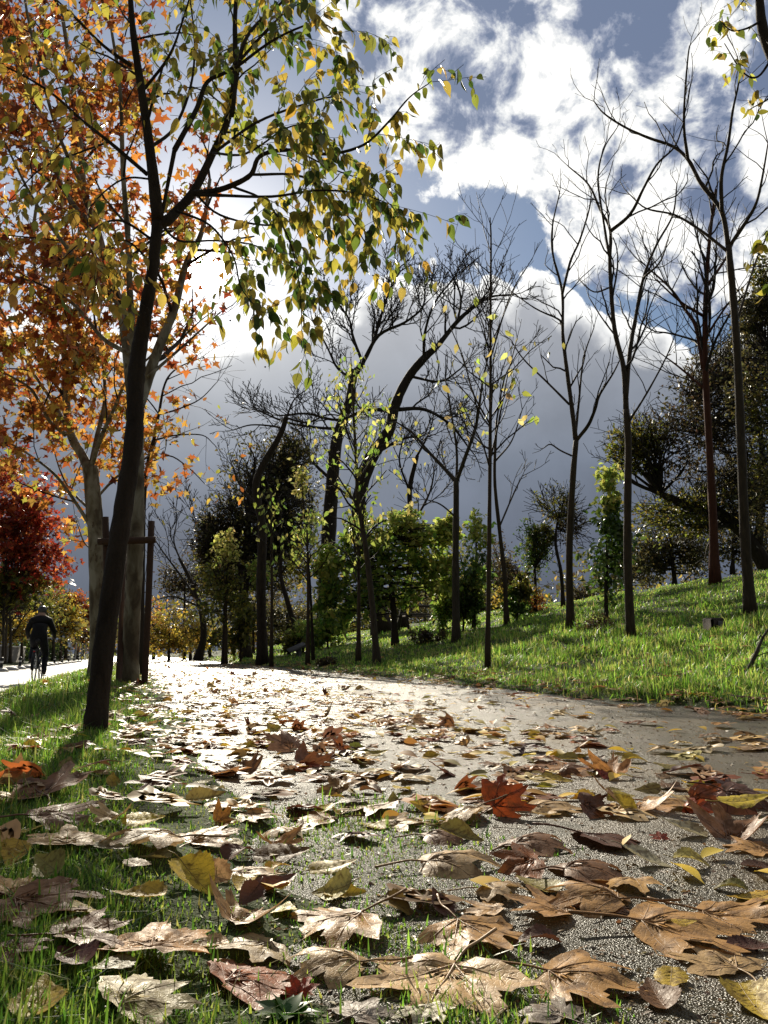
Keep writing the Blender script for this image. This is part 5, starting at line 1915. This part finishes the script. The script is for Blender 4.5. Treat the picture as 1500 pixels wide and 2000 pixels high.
def put_leaf(kind, p, size, yaw, tilt, color, mesh_i, label, group=None, lift=None, stalk=True):
    src = (PM if kind != 'ovate' else OM)
    me, st = src[mesh_i % len(src)]
    nm = {'plane': 'plane_leaf', 'ovate': 'hackberry_leaf', 'maple': 'maple_leaf'}[kind]
    o = bpy.data.objects.new(nm, me)
    COL.objects.link(o)
    Mx = Euler((R(tilt[0]), R(tilt[1]), 0), 'XYZ').to_matrix() @ Matrix.Rotation(R(yaw), 3, 'Z')
    E = Mx.to_euler('XYZ')
    o.rotation_euler = E
    o.scale = (size,) * 3
    V = np.empty(len(me.vertices) * 3, np.float32)
    me.vertices.foreach_get('co', V)
    V = V.reshape(-1, 3) @ np.array(Mx).T * size
    c = V.mean(0)
    xy = np.array([p.x - c[0], p.y - c[1]])
    # rest on the ground beneath: lowest point touches
    gz = ground(V[::7, 0] + xy[0], V[::7, 1] + xy[1])
    dz = np.percentile(gz - V[::7, 2], 90)
    strip_x = p.x + SL * p.y
    lift = (.010 if (strip_x < P0 - .15 or strip_x > P1) else .002) if lift is None else lift
    o.location = (xy[0], xy[1], float(dz) + lift)
    o.color = (*[max(.01, v) for v in color], 1)
    tag(o, label, 'leaf', group)
    if stalk:
        s = bpy.data.objects.new('stalk', st)
        COL.objects.link(s)
        s.parent = o
        s.color = o.color
    placed.append((p.x, p.y, size))
    return o


def lf(kind, px, py, wpx, yaw, color, label, tilt=(0, 0), mesh=None, lift=None):
    p = hit(px, py)
    dep = p.y * math.cos(PITCH) - (CAM_H - p.z) * math.sin(PITCH)
    size = wpx / F * dep / (1.40 if kind != 'ovate' else 1.0)
    tilt = tuple((t_ * (.35 if kind == 'plane' else .75 if kind == 'ovate' else 1) if t_ > 0 else t_) for t_ in tilt)
    put_leaf(kind, p, size, yaw, tilt, color, rng.integers(0, 12) if mesh is None else mesh, label, lift=lift)


B = 'leaf'
for a in [
    ('plane', 1130, 1925, 275, -115, TAN, 'biggest tan plane leaf, dark midrib pointing right, on wet gravel at the bottom edge', (4, -3), FLAT),
    ('plane', 925, 1835, 250, -150, TAN, 'speckled tan plane leaf with one lobe turned up, touching the mossy tuft', (6, 5), 3),
    ('plane', 660, 1815, 250, 120, TAN, 'large tan plane leaf on the grass with its stalk lying across it', (5, -6), FLAT),
    ('plane', 655, 1890, 215, 80, PALE, 'pale shiny plane leaf draped like a tent over a dark hollow', (6, 4), DRAPED),
    ('plane', 1320, 1822, 300, -100, TAN, 'wide tan plane leaf overlapping its neighbours at the right, on wet gravel', (3, 2), FLAT),
    ('plane', 1160, 1762, 225, 60, TAN, 'tan plane leaf with curved stalk arching above it', (5, 0), DRAPED),
    ('plane', 1140, 1708, 200, -70, BROWN, 'curled brown plane leaf casting a dark shadow in front, mid right', (-8, 5), DRAPED),
    ('plane', 1425, 1795, 230, -120, TAN, 'tan plane leaf at the right border lying on top of the wide tan one', (4, -4), 5),
    ('plane', 1410, 1885, 190, 20, PALE, 'pale orange tan leaf under the pile at the lower right border', (5, 6), 6),
    ('plane', 880, 1697, 215, -90, PALE, 'pale tan flat leaf under the olive yellow leaf', (5, 0), DRAPED),
    ('plane', 1035, 1655, 170, -60, BROWN, 'brown plane leaf with raised edge right of the olive yellow leaf', (-6, -5), DRAPED),
    ('maple', 985, 1592, 122, -70, (.40, .075, .018), 'upturned leaf with glowing rust red underside standing on the path', (48, -14), FLAT),
    ('plane', 905, 1600, 130, 75, PALE, 'glaring pale leaf leaning on the rust red upturned one', (-6, -20), DRAPED),
    ('plane', 1075, 1582, 150, -95, PALE, 'pale leaf lying flat right behind the rust red upturned leaf', (3, 0), FLAT),
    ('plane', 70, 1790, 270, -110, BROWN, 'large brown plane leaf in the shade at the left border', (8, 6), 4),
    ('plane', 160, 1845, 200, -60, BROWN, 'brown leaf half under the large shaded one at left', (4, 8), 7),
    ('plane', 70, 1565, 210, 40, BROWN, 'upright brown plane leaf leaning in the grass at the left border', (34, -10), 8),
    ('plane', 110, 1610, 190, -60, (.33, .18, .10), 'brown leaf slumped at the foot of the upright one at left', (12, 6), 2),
    ('plane', 300, 1668, 210, 100, PALE, 'glaring pale leaf with deep brown shade under its front edge, in the grass', (-10, 4), DRAPED),
    ('plane', 492, 1716, 150, -80, PALE, 'glaring white flat leaf beside the yellow serrated leaf', (-5, 0), FLAT),
    ('plane', 395, 1648, 150, -30, TAN, 'tan curled leaf behind the glaring pale one in the grass', (16, -8), 9),
    ('plane', 545, 1670, 100, 70, PALE, 'pale crumpled leaf at the grass edge in front of the mossy patch', (-8, 5), 10),
    ('plane', 215, 1612, 90, 150, PALE, 'pale half rolled leaf left of the round yellow leaf', (14, 10), FOLDED),
    ('plane', 828, 1985, 120, 160, CREAM, 'cream lemon leaf with long pointed tip at the bottom edge', (8, -6), 1),
    ('plane', 765, 1900, 100, -80, CREAM, 'small cream tan leaf on the wet moss left of the tuft', (5, 5), 5),
    ('plane', 1440, 1635, 170, -60, BROWN, 'brown curled plane leaf with upturned point at the right border', (18, -18), FOLDED),
    ('plane', 1300, 1574, 140, -95, TAN, 'flat tan leaf behind the curled cream leaf on the right', (3, 0), FLAT),
    ('plane', 1470, 1660, 140, 60, TAN, 'tan leaf tucked under the brown curled one at the right border', (4, 4), 11),
    ('plane', 1075, 1985, 150, 30, GREYT, 'greyish wet leaf pressed on dark gravel at the bottom', (0, 0), FLAT),
    ('plane', 705, 1985, 140, -30, GREYT, 'grey wet plane leaf behind the red leaf at the bottom', (3, 4), 3),
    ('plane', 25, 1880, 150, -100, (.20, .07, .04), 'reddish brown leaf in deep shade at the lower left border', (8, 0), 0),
    ('plane', 965, 1745, 130, -100, PALE, 'shining pale leaf with hollow underside, left of the curled stalk', (-10, -4), DRAPED),
    ('plane', 690, 1570, 90, 70, GREYT, 'dull pale leaf shining where moss meets gravel', (-6, 2), FLAT),
    ('plane', 780, 1615, 110, -70, PALE, 'dazzling white leaf with dark pointed lobes standing up', (14, -8), 1),
    ('plane', 620, 1605, 130, 80, TAN, 'tan flat leaf at the grass border beyond the mossy patch', (2, 0), FLAT),
    ('plane', 1180, 1775, 120, -20, BROWN, 'small brown leaf squeezed between two tan leaves on the right', (0, 6), 6),
    ('plane', 500, 1600, 110, -120, TAN, 'tan leaf beside the orange curled leaf in the grass', (6, 6), 4),
    ('plane', 860, 1640, 140, -80, BROWN, 'long brown leaf in front of the rust red upturned leaf', (-4, 2), DRAPED),
    ('plane', 1370, 1520, 90, -90, PALE, 'pale thin leaf lying beyond the flat tan one on the right', (2, 0), FLAT),
    ('maple', 582, 1952, 78, 20, RED, 'bright red maple leaf in the grass at the bottom', (30, -12), 2),
    ('ovate', 278, 1620, 80, -95, (.72, .52, .05), 'round yellow serrated leaf lying lit in the shaded grass', (24, -4), 0),
    ('ovate', 382, 1733, 122, -132, (.72, .50, .05), 'large yellow serrated leaf with tip pointing down right', (30, 14), 1),
    ('ovate', 650, 1755, 95, 55, LEMON, 'pale folded lemon leaf standing on its edge in the grass', (30, -38), 2),
    ('ovate', 672, 1750, 78, -90, YEL, 'yellow leaf leaning against the pale folded lemon one', (28, 0), 3),
    ('ovate', 648, 1703, 88, -80, YEL, 'yellow drooping leaf at the edge of the mossy patch', (22, -6), 4),
    ('ovate', 900, 1664, 84, -112, OLIVE, 'olive yellow leaf lying on the pale tan flat leaf', (26, 8), 1, .02),
    ('ovate', 1355, 1692, 72, -105, LEMON, 'pale lemon leaf alone on the gravel at right', (12, 14), 5),
    ('ovate', 1262, 1688, 90, -120, CREAM, 'pale rolled leaf with curled rim left of the lone lemon leaf', (10, 22), 2),
    ('ovate', 1455, 1600, 95, -90, (.66, .50, .04), 'bright yellow leaf at the right border on top of the brown curled one', (14, -6), 6, .03),
    ('ovate', 1335, 1630, 90, 70, CREAM, 'curved cream leaf with an orange patch beneath, right side', (10, 24), 2),
    ('ovate', 1085, 1526, 62, -95, YEL, 'yellow leaf with dark edges on the gravel right of the path middle', (12, 8), 7),
    ('ovate', 1105, 1484, 48, 80, OLIVE, 'left leaf of the yellow pair far out on the gravel', (14, 0), 3),
    ('ovate', 1128, 1480, 48, -80, YEL, 'right leaf of the yellow pair far out on the gravel', (18, 0), 4),
    ('ovate', 1240, 1488, 50, -90, YEL, 'single small yellow leaf on bare gravel toward the right', (8, 0), 5),
    ('ovate', 1312, 1502, 66, -90, OLIVE, 'mottled yellow leaf farther right on bare gravel', (10, 8), 6),
    ('ovate', 1035, 1434, 38, 80, YEL, 'bright yellow round leaf of the distant trio on the gravel', (26, 0), 0),
    ('ovate', 1052, 1440, 40, -80, (.55, .38, .05), 'golden leaf of the distant trio on the gravel', (18, 0), 1),
    ('ovate', 920, 1482, 36, -90, (.60, .30, .04), 'orange yellow leaf on the litter edge', (20, 0), 2),
    ('ovate', 400, 1567, 72, -70, (.50, .36, .10), 'tan yellow leaf propped in the lit grass', (30, 0), 3),
    ('ovate', 328, 1541, 52, -90, LEMON, 'pale yellow leaf behind grass blades in the lit patch', (32, 0), 4),
    ('maple', 437, 1612, 70, -60, (.40, .17, .03), 'curled orange brown leaf in the grass near the path edge', (20, 10), FOLDED),
    ('ovate', 487, 1762, 66, 160, DARK, 'dark red brown curled leaf glowing at its rim', (40, 20), 2),
    ('ovate', 548, 1680, 105, -95, (.24, .13, .035), 'brown olive leaf lying against the pale crumpled leaf', (28, -8), 0),
    ('ovate', 768, 1570, 30, 0, OLIVE, 'small upright triangular leaf on the path', (55, 0), 2),
    ('ovate', 862, 1780, 70, 30, DARK, 'dark crumpled leaf beside the cream frayed one', (30, 22), 2),
    ('ovate', 775, 1784, 78, -115, (.26, .17, .04), 'olive brown serrated leaf in front of the wet soil', (26, 10), 5),
    ('ovate', 1338, 1842, 46, -90, YEL, 'little yellow leaf lying on the wide tan leaf', (8, 0), 6, .02),
    ('ovate', 215, 1672, 62, -80, CREAM, 'small pale cream leaf in the grass left of the glaring leaf', (14, 10), 7),
    ('ovate', 45, 1470, 48, 90, YEL, 'dappled yellow leaf far left in front of the tree foot', (30, 0), 1),
    ('ovate', 250, 1452, 42, -90, (.50, .34, .12), 'tan yellow leaf right of the leaning trunk base', (20, 0), 2),
    ('ovate', 478, 1460, 40, 70, YEL, 'left of three golden leaves on the litter beside the grass', (20, 0), 3),
    ('ovate', 508, 1456, 42, -80, (.62, .44, .06), 'middle of three golden leaves on the litter beside the grass', (24, 0), 4),
    ('ovate', 538, 1462, 40, -110, YEL, 'right of three golden leaves on the litter beside the grass', (20, 0), 5),
    ('ovate', 415, 1424, 48, -90, YEL, 'yellow leaf on the litter where grass ends near the leaning tree', (24, 0), 6),
    ('ovate', 532, 1428, 36, 40, (.62, .46, .08), 'yellow leaf standing in dense litter at mid path', (40, 0), 7),
    ('maple', 1290, 1640, 40, 0, RED, 'tiny red brown scrap behind the curved cream leaf', (20, 0), 3),
    ('maple', 1180, 1520, 40, -60, RED, 'small dark red leaf on bare gravel behind the yellow one', (26, 10), 4),
    ('maple', 1490, 1520, 60, -90, RUST, 'orange red leaf at the right border on bare gravel', (12, 0), 5),
    ('ovate', 700, 1470, 50, -100, (.30, .32, .06), 'green yellow leaf in the dense litter left of the orange one', (22, 6), 1),
    ('ovate', 735, 1475, 44, -70, YEL, 'bright yellow leaf touching the green yellow one in the litter', (22, 0), 0),
]:
    k_, px, py, w_, yaw, c_, lab, tilt, me_ = a[:9]
    lf(k_, px, py, w_, yaw, c_, lab, tilt, me_, a[9] if len(a) > 9 else None)

# the rest of the nearest leaves: each an object, told apart only by kind, colour and where they lie
CLS = {
    'tan': (TAN, 'tan'), 'pale': (PALE, 'pale'), 'brown': (BROWN, 'brown'), 'rust': (RUST, 'rust red'), 'yellow': (YEL, 'yellow'), 'olive': (OLIVE, 'olive'), 'dark': (DARK, 'dark brown')}
cnt = 0
tries = 0
while cnt < 150 and tries < 30000:
    tries += 1
    py = 1395 + 605 * rng.random() ** .8
    px = rng.uniform(-30, 1530)
    p = hit(px, py)
    xs = p.x + SL * p.y
    if xs > P1 + .1 or xs < -2.2 or p.y > 4.2:
        continue
    w = .35 if xs < P0 - .1 else (1.3 if xs < 1.3 else .30)
    if py > 1600 and px > 560:
        w *= .10
    if rng.random() > w * .7:
        continue
    kind = 'plane' if rng.random() < (.55 if xs > P0 else .5) else 'ovate'
    size = (.05 + .065 * rng.random() ** 1.5) if kind == 'plane' else (.038 + .028 * rng.random())
    if any((p.x - a) ** 2 + (p.y - b_) ** 2 < (.36 * (size + s_)) ** 2 for a, b_, s_ in placed):
        continue
    key = rng.choice(['tan', 'pale', 'brown', 'rust', 'dark'], p=[.34, .30, .2, .08, .08]) if kind == 'plane' else rng.choice(['yellow', 'olive', 'brown', 'pale', 'dark'], p=[.5, .16, .14, .1, .1])
    col_, word = CLS[key]
    zone = 'lying in the grass verge' if xs < P0 - .1 else ('in the thick litter along the grass edge' if xs < 1.25 else 'scattered on the open gravel')
    tall = rng.random() < .14 and py < 1720
    tilt = (rng.uniform(-5, 7) + (26 if tall else 0), rng.uniform(-8, 8) + (rng.choice([-18, 18]) if tall else 0))
    col_ = tuple(np.clip(np.array(col_) * (1 + .18 * rng.normal()) * (1 + .06 * rng.normal(size=3)), .01, .8))
    noun = 'plane leaf' if kind == 'plane' else 'small oval leaf'
    put_leaf(kind, p, size, rng.uniform(0, 360), tilt, col_, rng.integers(0, 14 if kind == 'plane' else 8), f'{word} {noun} {zone}', f'{word} {noun}s {zone}', stalk=size > .09)
    cnt += 1

# farther litter: nobody could count it
lit = MB()
LOW = []
for a in range(6):
    o_ = OUT[::2]
    pr = rp(tip=rng.uniform(-.45, .45))
    V = deform(np.concatenate([CEN[None], CEN + .55 * (o_ - CEN), o_]), pr)
    V[:, 2] -= V[:, 2].min()
    m_ = len(o_)
    tri = np.array([[0, 1 + b, 1 + (b + 1) % m_] for b in range(m_)])[:, ::-1]
    qq = np.array([[1 + b, 1 + (b + 1) % m_, 1 + m_ + (b + 1) % m_, 1 + m_ + b] for b in range(m_)])[:, ::-1]
    LOW.append((V - np.array([0, .4, 0]), [tri, qq]))
LOWO = (OV_HI - np.array([0, .5, -.05]), OV_HI_F)
n = 14000
Y = np.exp(rng.uniform(math.log(1.0), math.log(45), n * 2))
xs = rng.uniform(-2.6, P1 + 4.0, n * 2)
dens = np.interp(xs, [-2.6, -2.0, -1.6, -.2, .1, .4, 1.2, 1.8, 2.6, 2.95, 3.3, 3.7, 4.1, 7.2], [.5, .5, .25, .3, .7, 1, .75, .17, .09, .32, .8, .45, .2, .08])
dens = dens * np.interp(Y, [1, 2, 3, 8, 20], [.05, .2, .75, 1, 1]) * (.45 + 1.1 * vnoise(xs * 2.2, Y * 1.1, 77))
dens = np.where((Y > 9) & (xs > .1) & (xs < P1), np.maximum(dens, np.interp(Y, [9, 14], [.1, .34])), dens)
k = rng.random(n * 2) < dens
Y, xs = Y[k], xs[k]
X = xs - SL * Y
Z = ground(X, Y) + np.where((xs < P0 - .1) | (xs > P1), .014, .002)
n = len(Y)
print('litter', n)
kind = rng.integers(0, 11, n)
kind = np.where((xs > 0) & (xs < 1.6) & (rng.random(n) < .25), 8, kind)
fl = rng.normal(size=(n, 3)) * .13 + np.array([0, 0, 1.0])
up_ = rng.random(n) < .10
fl[up_] += rng.normal(size=(up_.sum(), 3)) * .7
yaw = rng.random(n) * 6.28
ax = np.stack([np.cos(yaw), np.sin(yaw), np.zeros(n)], -1)
cp = palette([TAN, TAN, PALE, PALE, BROWN, (.36, .22, .11), RUST, DARK], n)
co = palette([(.70, .48, .05), YEL, YEL, (.60, .38, .05), OLIVE, (.40, .20, .05)], n)
for a in range(6):
    s_ = kind == a
    scatter(lit, np.stack([X, Y, Z], -1)[s_], ax[s_], fl[s_], (.045 + .055 * rng.random(n))[s_], LOW[a], cp[s_])
s_ = kind >= 6
scatter(lit, np.stack([X, Y, Z + .006], -1)[s_], ax[s_], fl[s_], (.038 + .03 * rng.random(n))[s_], LOWO, co[s_])
tag(lit.build('leaf_litter', M['litter']), kind='stuff')

# ------------------------------------------------------------------ grass


def blades(name, X, Y, Z, Ln, Wd, lean, pal):
    n = len(X)
    mb = MB()
    yaw = rng.random(n) * 6.28
    d = np.stack([np.cos(yaw), np.sin(yaw), np.zeros(n)], -1)
    w = np.stack([-np.sin(yaw), np.cos(yaw), np.zeros(n)], -1)
    le = np.abs(rng.normal(size=(n, 1))) * lean
    base = np.stack([X, Y, Z - .006], -1)
    up = np.array([0, 0, 1.0])
    V = []
    for t, k_ in ((0, 1.0), (.5, .8), (1.0, 0)):
        c = base + Ln[:, None] * (up * (t - .35 * le * t * t) + d * le * t * t)
        if k_ > 0:
            V += [c - w * Wd[:, None] * k_ / 2, c + w * Wd[:, None] * k_ / 2]
        else:
            V.append(c)
    V = np.stack(V, 1).reshape(-1, 3)
    o = np.arange(n)[:, None] * 5
    mb.add(V, [o + np.array([0, 1, 3, 2]), o + np.array([2, 3, 4])], 0, np.repeat(palette(pal, n, .25), 5, axis=0))
    return tag(mb.build(name, M['grass']), kind='stuff')


GP = [(.075, .16, .018), (.11, .20, .024), (.15, .24, .03), (.20, .26, .04), (.05, .11, .014), (.22, .24, .06)]
# verge between path and cycle road
n = 260000
a_ = np.radians(rng.uniform(-31, 16, n))
r_ = np.exp(rng.uniform(math.log(.42), math.log(22), n))
X, Y = np.sin(a_) * r_, np.cos(a_) * r_
xs = X + SL * Y
e0 = P0 + .16 * fbm(Y * .9, xs * 0, 8) + .12 * fbm(Y * 3.1, xs * 0, 9)
inside = np.interp(xs - e0, [-2.5, -2.25, -1.9, -.35, -.12, .0], [0, .35, 1, 1, .35, 0])
patch = vnoise(X * 2.6, Y * 2.6, 61)
inside = inside * np.clip(.55 + 1.3 * patch, 0, 1)
for px, py, rr_ in ((640, 1650, .30), (880, 1890, .09), (700, 1800, .12), (790, 1800, .05), (950, 1960, .10), (740, 1720, .10)):
    h_ = hit(px, py)
    dd_ = np.hypot(X - h_.x, (Y - h_.y) * .8) / rr_ + .5 * (vnoise(X * 14, Y * 14, 5) - .5)
    inside = np.maximum(inside, np.clip(1.4 - dd_ * 1.2, 0, 1) * .8)
k = rng.random(n) < inside
X, Y, xs = X[k], Y[k], xs[k]
n = len(X)
tall = vnoise(X * 1.7, Y * 1.7, 91)
Ln = (.014 + .05 * np.clip(tall - .25, 0, 1) * rng.random(n) + .012 * rng.random(n)) * np.interp(Y, [.4, 1, 4, 20], [1.0, 1.1, 1.6, 1.9])
Ln = Ln * np.interp(xs - P0, [-.7, -.4, -.15], [1.45, 1.0, .42])
long_ = rng.random(n) < .04
Ln[long_] *= 2.0
Wd = np.interp(Y, [.4, 2, 6, 20], [.0022, .0036, .007, .014]) * (.7 + .6 * rng.random(n))
print('verge blades', n)
blades('verge_grass', X, Y, ground(X, Y), Ln, Wd, .8, GP)
# bank on the right
n = 330000
a_ = np.radians(rng.uniform(-20, 33, n))
r_ = np.exp(rng.uniform(math.log(3.0), math.log(46), n))
X, Y = np.sin(a_) * r_, np.cos(a_) * r_
xs = X + SL * Y
e1 = P1 + .30 * fbm(Y * .5, xs * 0, 3) + .12 * fbm(Y * 2.5, xs * 0, 5)
s = xs - e1
pt = vnoise(X * .9, Y * .9, 15)
k = rng.random(n) < np.interp(s, [-.02, .15, .5, 13, 16], [0, .7, 1, 1, 0]) * np.clip(.35 + 1.5 * pt, 0, 1)
X, Y, s, pt = X[k], Y[k], s[k], pt[k]
n = len(X)
tuft = vnoise(X * 2.1, Y * 2.1, 55)
Ln = (.03 + .27 * np.clip(tuft - .2, 0, 1) ** 1.6 * rng.random(n) + .04 * rng.random(n)) * np.interp(s, [0, .4, 2, 6, 9, 12], [.45, .8, 1.15, 1, .6, .5])
Wd = np.interp(Y, [3, 8, 16, 40], [.006, .009, .016, .035]) * (.7 + .6 * rng.random(n))
print('bank blades', n)
blades('bank_grass', X, Y, ground(X, Y), Ln, Wd, 1.15, [tuple(np.array(c_) * k_) for c_ in GP for k_ in (1.1, 1.45)] + [(.34, .30, .12)])

# broad-leaved weeds at the bottom edge
for a, (px, py, sz, lab) in enumerate(((560, 1985, .03, 'broad leaved green weed at the bottom edge under the red leaf'), (250, 1965, .032, 'rosette of narrow green weed leaves at the bottom left'), (130, 1650, .03, 'dark green weed rosette between brown leaves at left'))):
    p = hit(px, py)
    mb = MB()
    m_ = 11
    yaw = np.linspace(0, 6.28, m_, endpoint=False) + rng.normal(size=m_) * .2
    ax = np.stack([np.cos(yaw), np.sin(yaw), .35 + .3 * rng.random(m_)], -1)
    scatter(mb, np.tile(np.array(p), (m_, 1)), ax, np.tile([0, 0, 1.0], (m_, 1)) + .2 * rng.normal(size=(m_, 3)), sz * (.8 + .4 * rng.random(m_)), (OV_HI, OV_HI_F), palette([(.03, .085, .012), (.04, .10, .015)], m_))
    tag(mb.build('weed', M['grass']), lab, 'weed')

# crumbs of leaf, bark and grit that lie all over the path
n = 26000
a_ = np.radians(rng.uniform(-30, 30, n))
r_ = np.exp(rng.uniform(math.log(.5), math.log(14), n))
X, Y = np.sin(a_) * r_, np.cos(a_) * r_
xs = X + SL * Y
k = (xs > P0 - .1) & (xs < P1 + .1) & (rng.random(n) < .35 + .9 * vnoise(X * 1.8, Y * 1.8, 33))
X, Y = X[k], Y[k]
n = len(X)
yaw = rng.random(n) * 6.28
db = MB()
scatter(db, np.stack([X, Y, ground(X, Y) + .001], -1), np.stack([np.cos(yaw), np.sin(yaw), .25 * rng.normal(size=n)], -1), np.tile([0, 0, 1.0], (n, 1)) + .35 * rng.normal(size=(n, 3)),
        np.interp(Y, [.5, 3, 14], [.006, .012, .03]) * (.4 + 1.0 * rng.random(n)), 'diamond', palette([(.10, .055, .025), (.16, .09, .04), (.05, .03, .015), (.26, .17, .08), (.30, .22, .12)], n))
tag(db.build('leaf_crumbs', M['litter']), kind='stuff')
